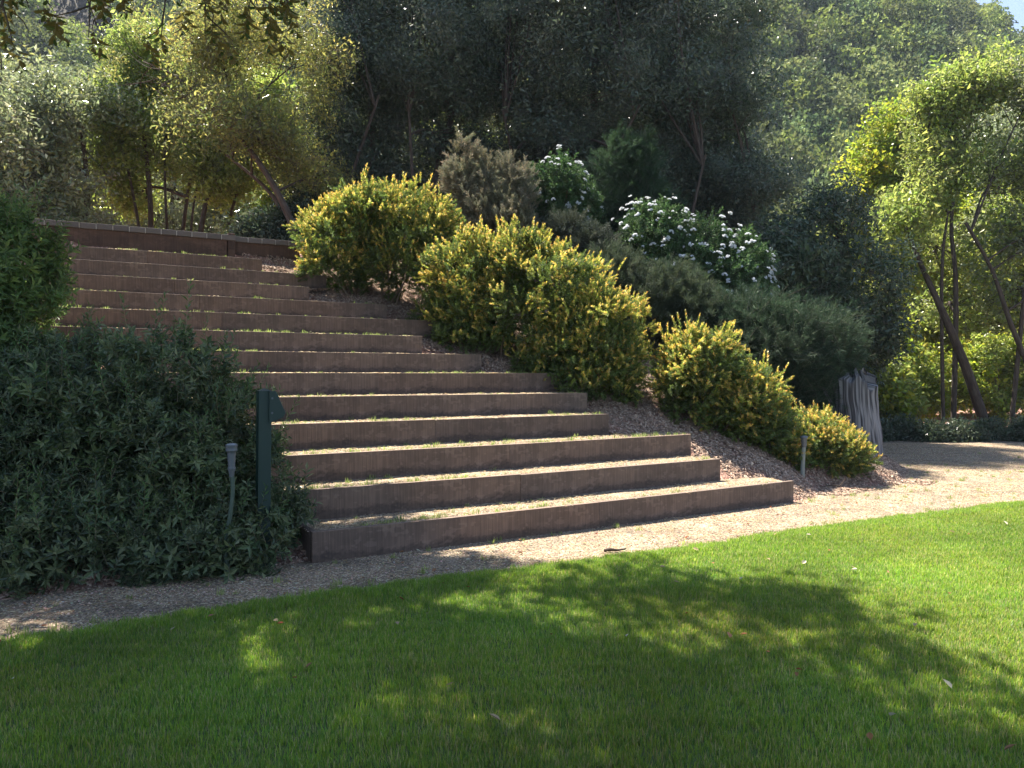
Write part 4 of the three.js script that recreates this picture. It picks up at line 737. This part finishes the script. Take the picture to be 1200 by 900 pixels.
[['bright leafy bush behind the leaning trunk', [[11.2, 1.5, 21.2, 1.3, 1.2, 1], [10.2, 2.3, 21.4, 0.9, 1.3, 0.9]], 81], ['bright leafy bush behind the twiggy tree', [[13.2, 1.6, 21, 1.3, 1.3, 1], [14.6, 1.8, 20.6, 1.3, 1.4, 1]], 82], ['green bush between the blue green tree and leaning trunk', [[9.1, 1.7, 20.4, 0.9, 1.3, 0.9], [9.8, 1.2, 20, 0.8, 1, 0.8]], 83]].forEach(([label, lobes, seed]) =>
  shrub('understorey_bush', label, 'bush', lobes, [{ ball: true, geos: limeG, mat: limeMat, n: 420, gap: 0.42, gf: 1.5 }, { ball: true, geos: midG, mat: limeMat, n: 520, gap: 0.42, gf: 1.5 }], { seed, group: 'bushes beyond the path bend' }));
shrub('low_hedge', 'low dark ground-hugging hedge along the far edge of the path', 'hedge', Array.from({ length: 13 }, (_, i) => [8.7 + i * 0.75, 0.18, 18.6 + 0.15 * Math.sin(i * 2), 0.6, 0.42 + 0.08 * Math.sin(i * 1.7), 0.55]), [{ ball: true, geos: inkG, mat: darkMat, n: 2600, size: 0.7, gap: 0.2 }], { seed: 84, stems: 13 });

// further trees that close the view
const fill = [
  [-19, 27, 12, 'p'], [-15.5, 29, 12.5, 'm'], [-12, 28, 12, 'p'], [-8.5, 30, 12.5, 'l'], [-5.5, 29, 13, 'm'], [-1.5, 31, 13.5, 'm'], [2.5, 30, 13.5, 'p'], [6.5, 31, 12, 'm'],
  [10, 31, 7.5, 'm'], [14.5, 30, 9.5, 'm'], [17, 25, 10.5, 'p'], [17.5, 31, 9, 'l'], [21, 29, 11, 'm'], [16, 22.5, 9, 'm'], [20, 24, 10, 'p'], [24, 26, 11, 'm']];
fill.forEach(([x, f, top, kind], i) => {
  const r = mul(700 + i), g = land(x, f), lobes = [], R0 = 2.1;
  for (let k = 0; k < 8; k++) { const h = lerp(g + 1.6, top - 1, k / 7); lobes.push([x + (r() - 0.5) * 2.2, h, f + (r() - 0.5) * 2.2, R0 * (0.7 + 0.4 * r()), 1.3, R0 * (0.7 + 0.4 * r())]); }
  const [geos, mat, tone] = { p: [paleG, paleMat, 'silvery green'], m: [midG, limeMat, 'mid green'], l: [limeG, limeMat, 'yellow green'] }[kind];
  tree('woodland_tree', `${tone} woodland tree in the row ${x < -4 ? 'beyond the brick-coped wall' : x < 9 ? 'seen through gaps in the dark evergreens' : 'behind the leaning trunk tree'}`, 'tree', [[[x, g, f, 0.13], [x + (r() - 0.5), g + 3, f, 0.1], [x, top - 1.5, f, 0.04]]], lobes, { geos, mat, n: 1500, gap: 0.41, gf: 0.9, size: 1.3 }, { seed: 720 + i, sub: 3, group: `${tone} woodland trees ${x < -4 ? 'beyond the wall' : x < 9 ? 'behind the evergreens' : 'beyond the path'}` });
});

// wooded hillside
{
  const r = mul(900), woodMat = leafMat('far foliage', 1, 1, 1, { through: 0.3, coat: 0.1 }), far = [0, 1, 2, 3].map((k) => {
    const T = new Tris(), q = mul(910 + k), L = Array.from({ length: 9 }, () => [(q() - 0.5) * 4.2, 1.6 + q() * 4, (q() - 0.5) * 4.2, 1.1 + q() * 0.9]);
    for (let i = 0; i < 620; i++) { const l = pick(q, L), d = rdir(q), p = new THREE.Vector3(l[0], l[1], l[2]).addScaledVector(d, l[3] * Math.cbrt(0.3 + 0.7 * q())); T.leaf(p, rdir(q), d.clone().add(rdir(q).multiplyScalar(0.7)), 0.55, 0.4, vary(q, [0.15, 0.19, 0.06], 0.3)); }
    return T.geo();
  }), spots = [];
  for (let i = 0; i < 2900; i++) {
    const f = 40 + 140 * r(), x = i % 2 ? f * (0.2 + 0.6 * r()) : (r() * 2 - 1) * (20 + f * 0.8);
    const t = 0.6 + 0.8 * r(), tone = r();
    spots.push([mat4(V(x, land(x, f) - 0.6, f), UPY, r() * 6.28, new THREE.Vector3(0.8 + 0.5 * r(), 0.8 + 0.6 * r(), 0.8 + 0.5 * r())), new THREE.Color().setRGB(t * (tone > 0.75 ? 1.35 : tone < 0.25 ? 0.85 : 1), t * (tone > 0.75 ? 1.3 : 0.92), t * (tone < 0.25 ? 1.0 : 0.95))]);
  }
  scatter('hillside_wood', far, woodMat, spots, scene, 'distant green wood covering the steep hillside', 'forest');
}

scene.fog = new THREE.FogExp2(0xd8e6ff, 0.0003);
renderer.render(scene, camera);
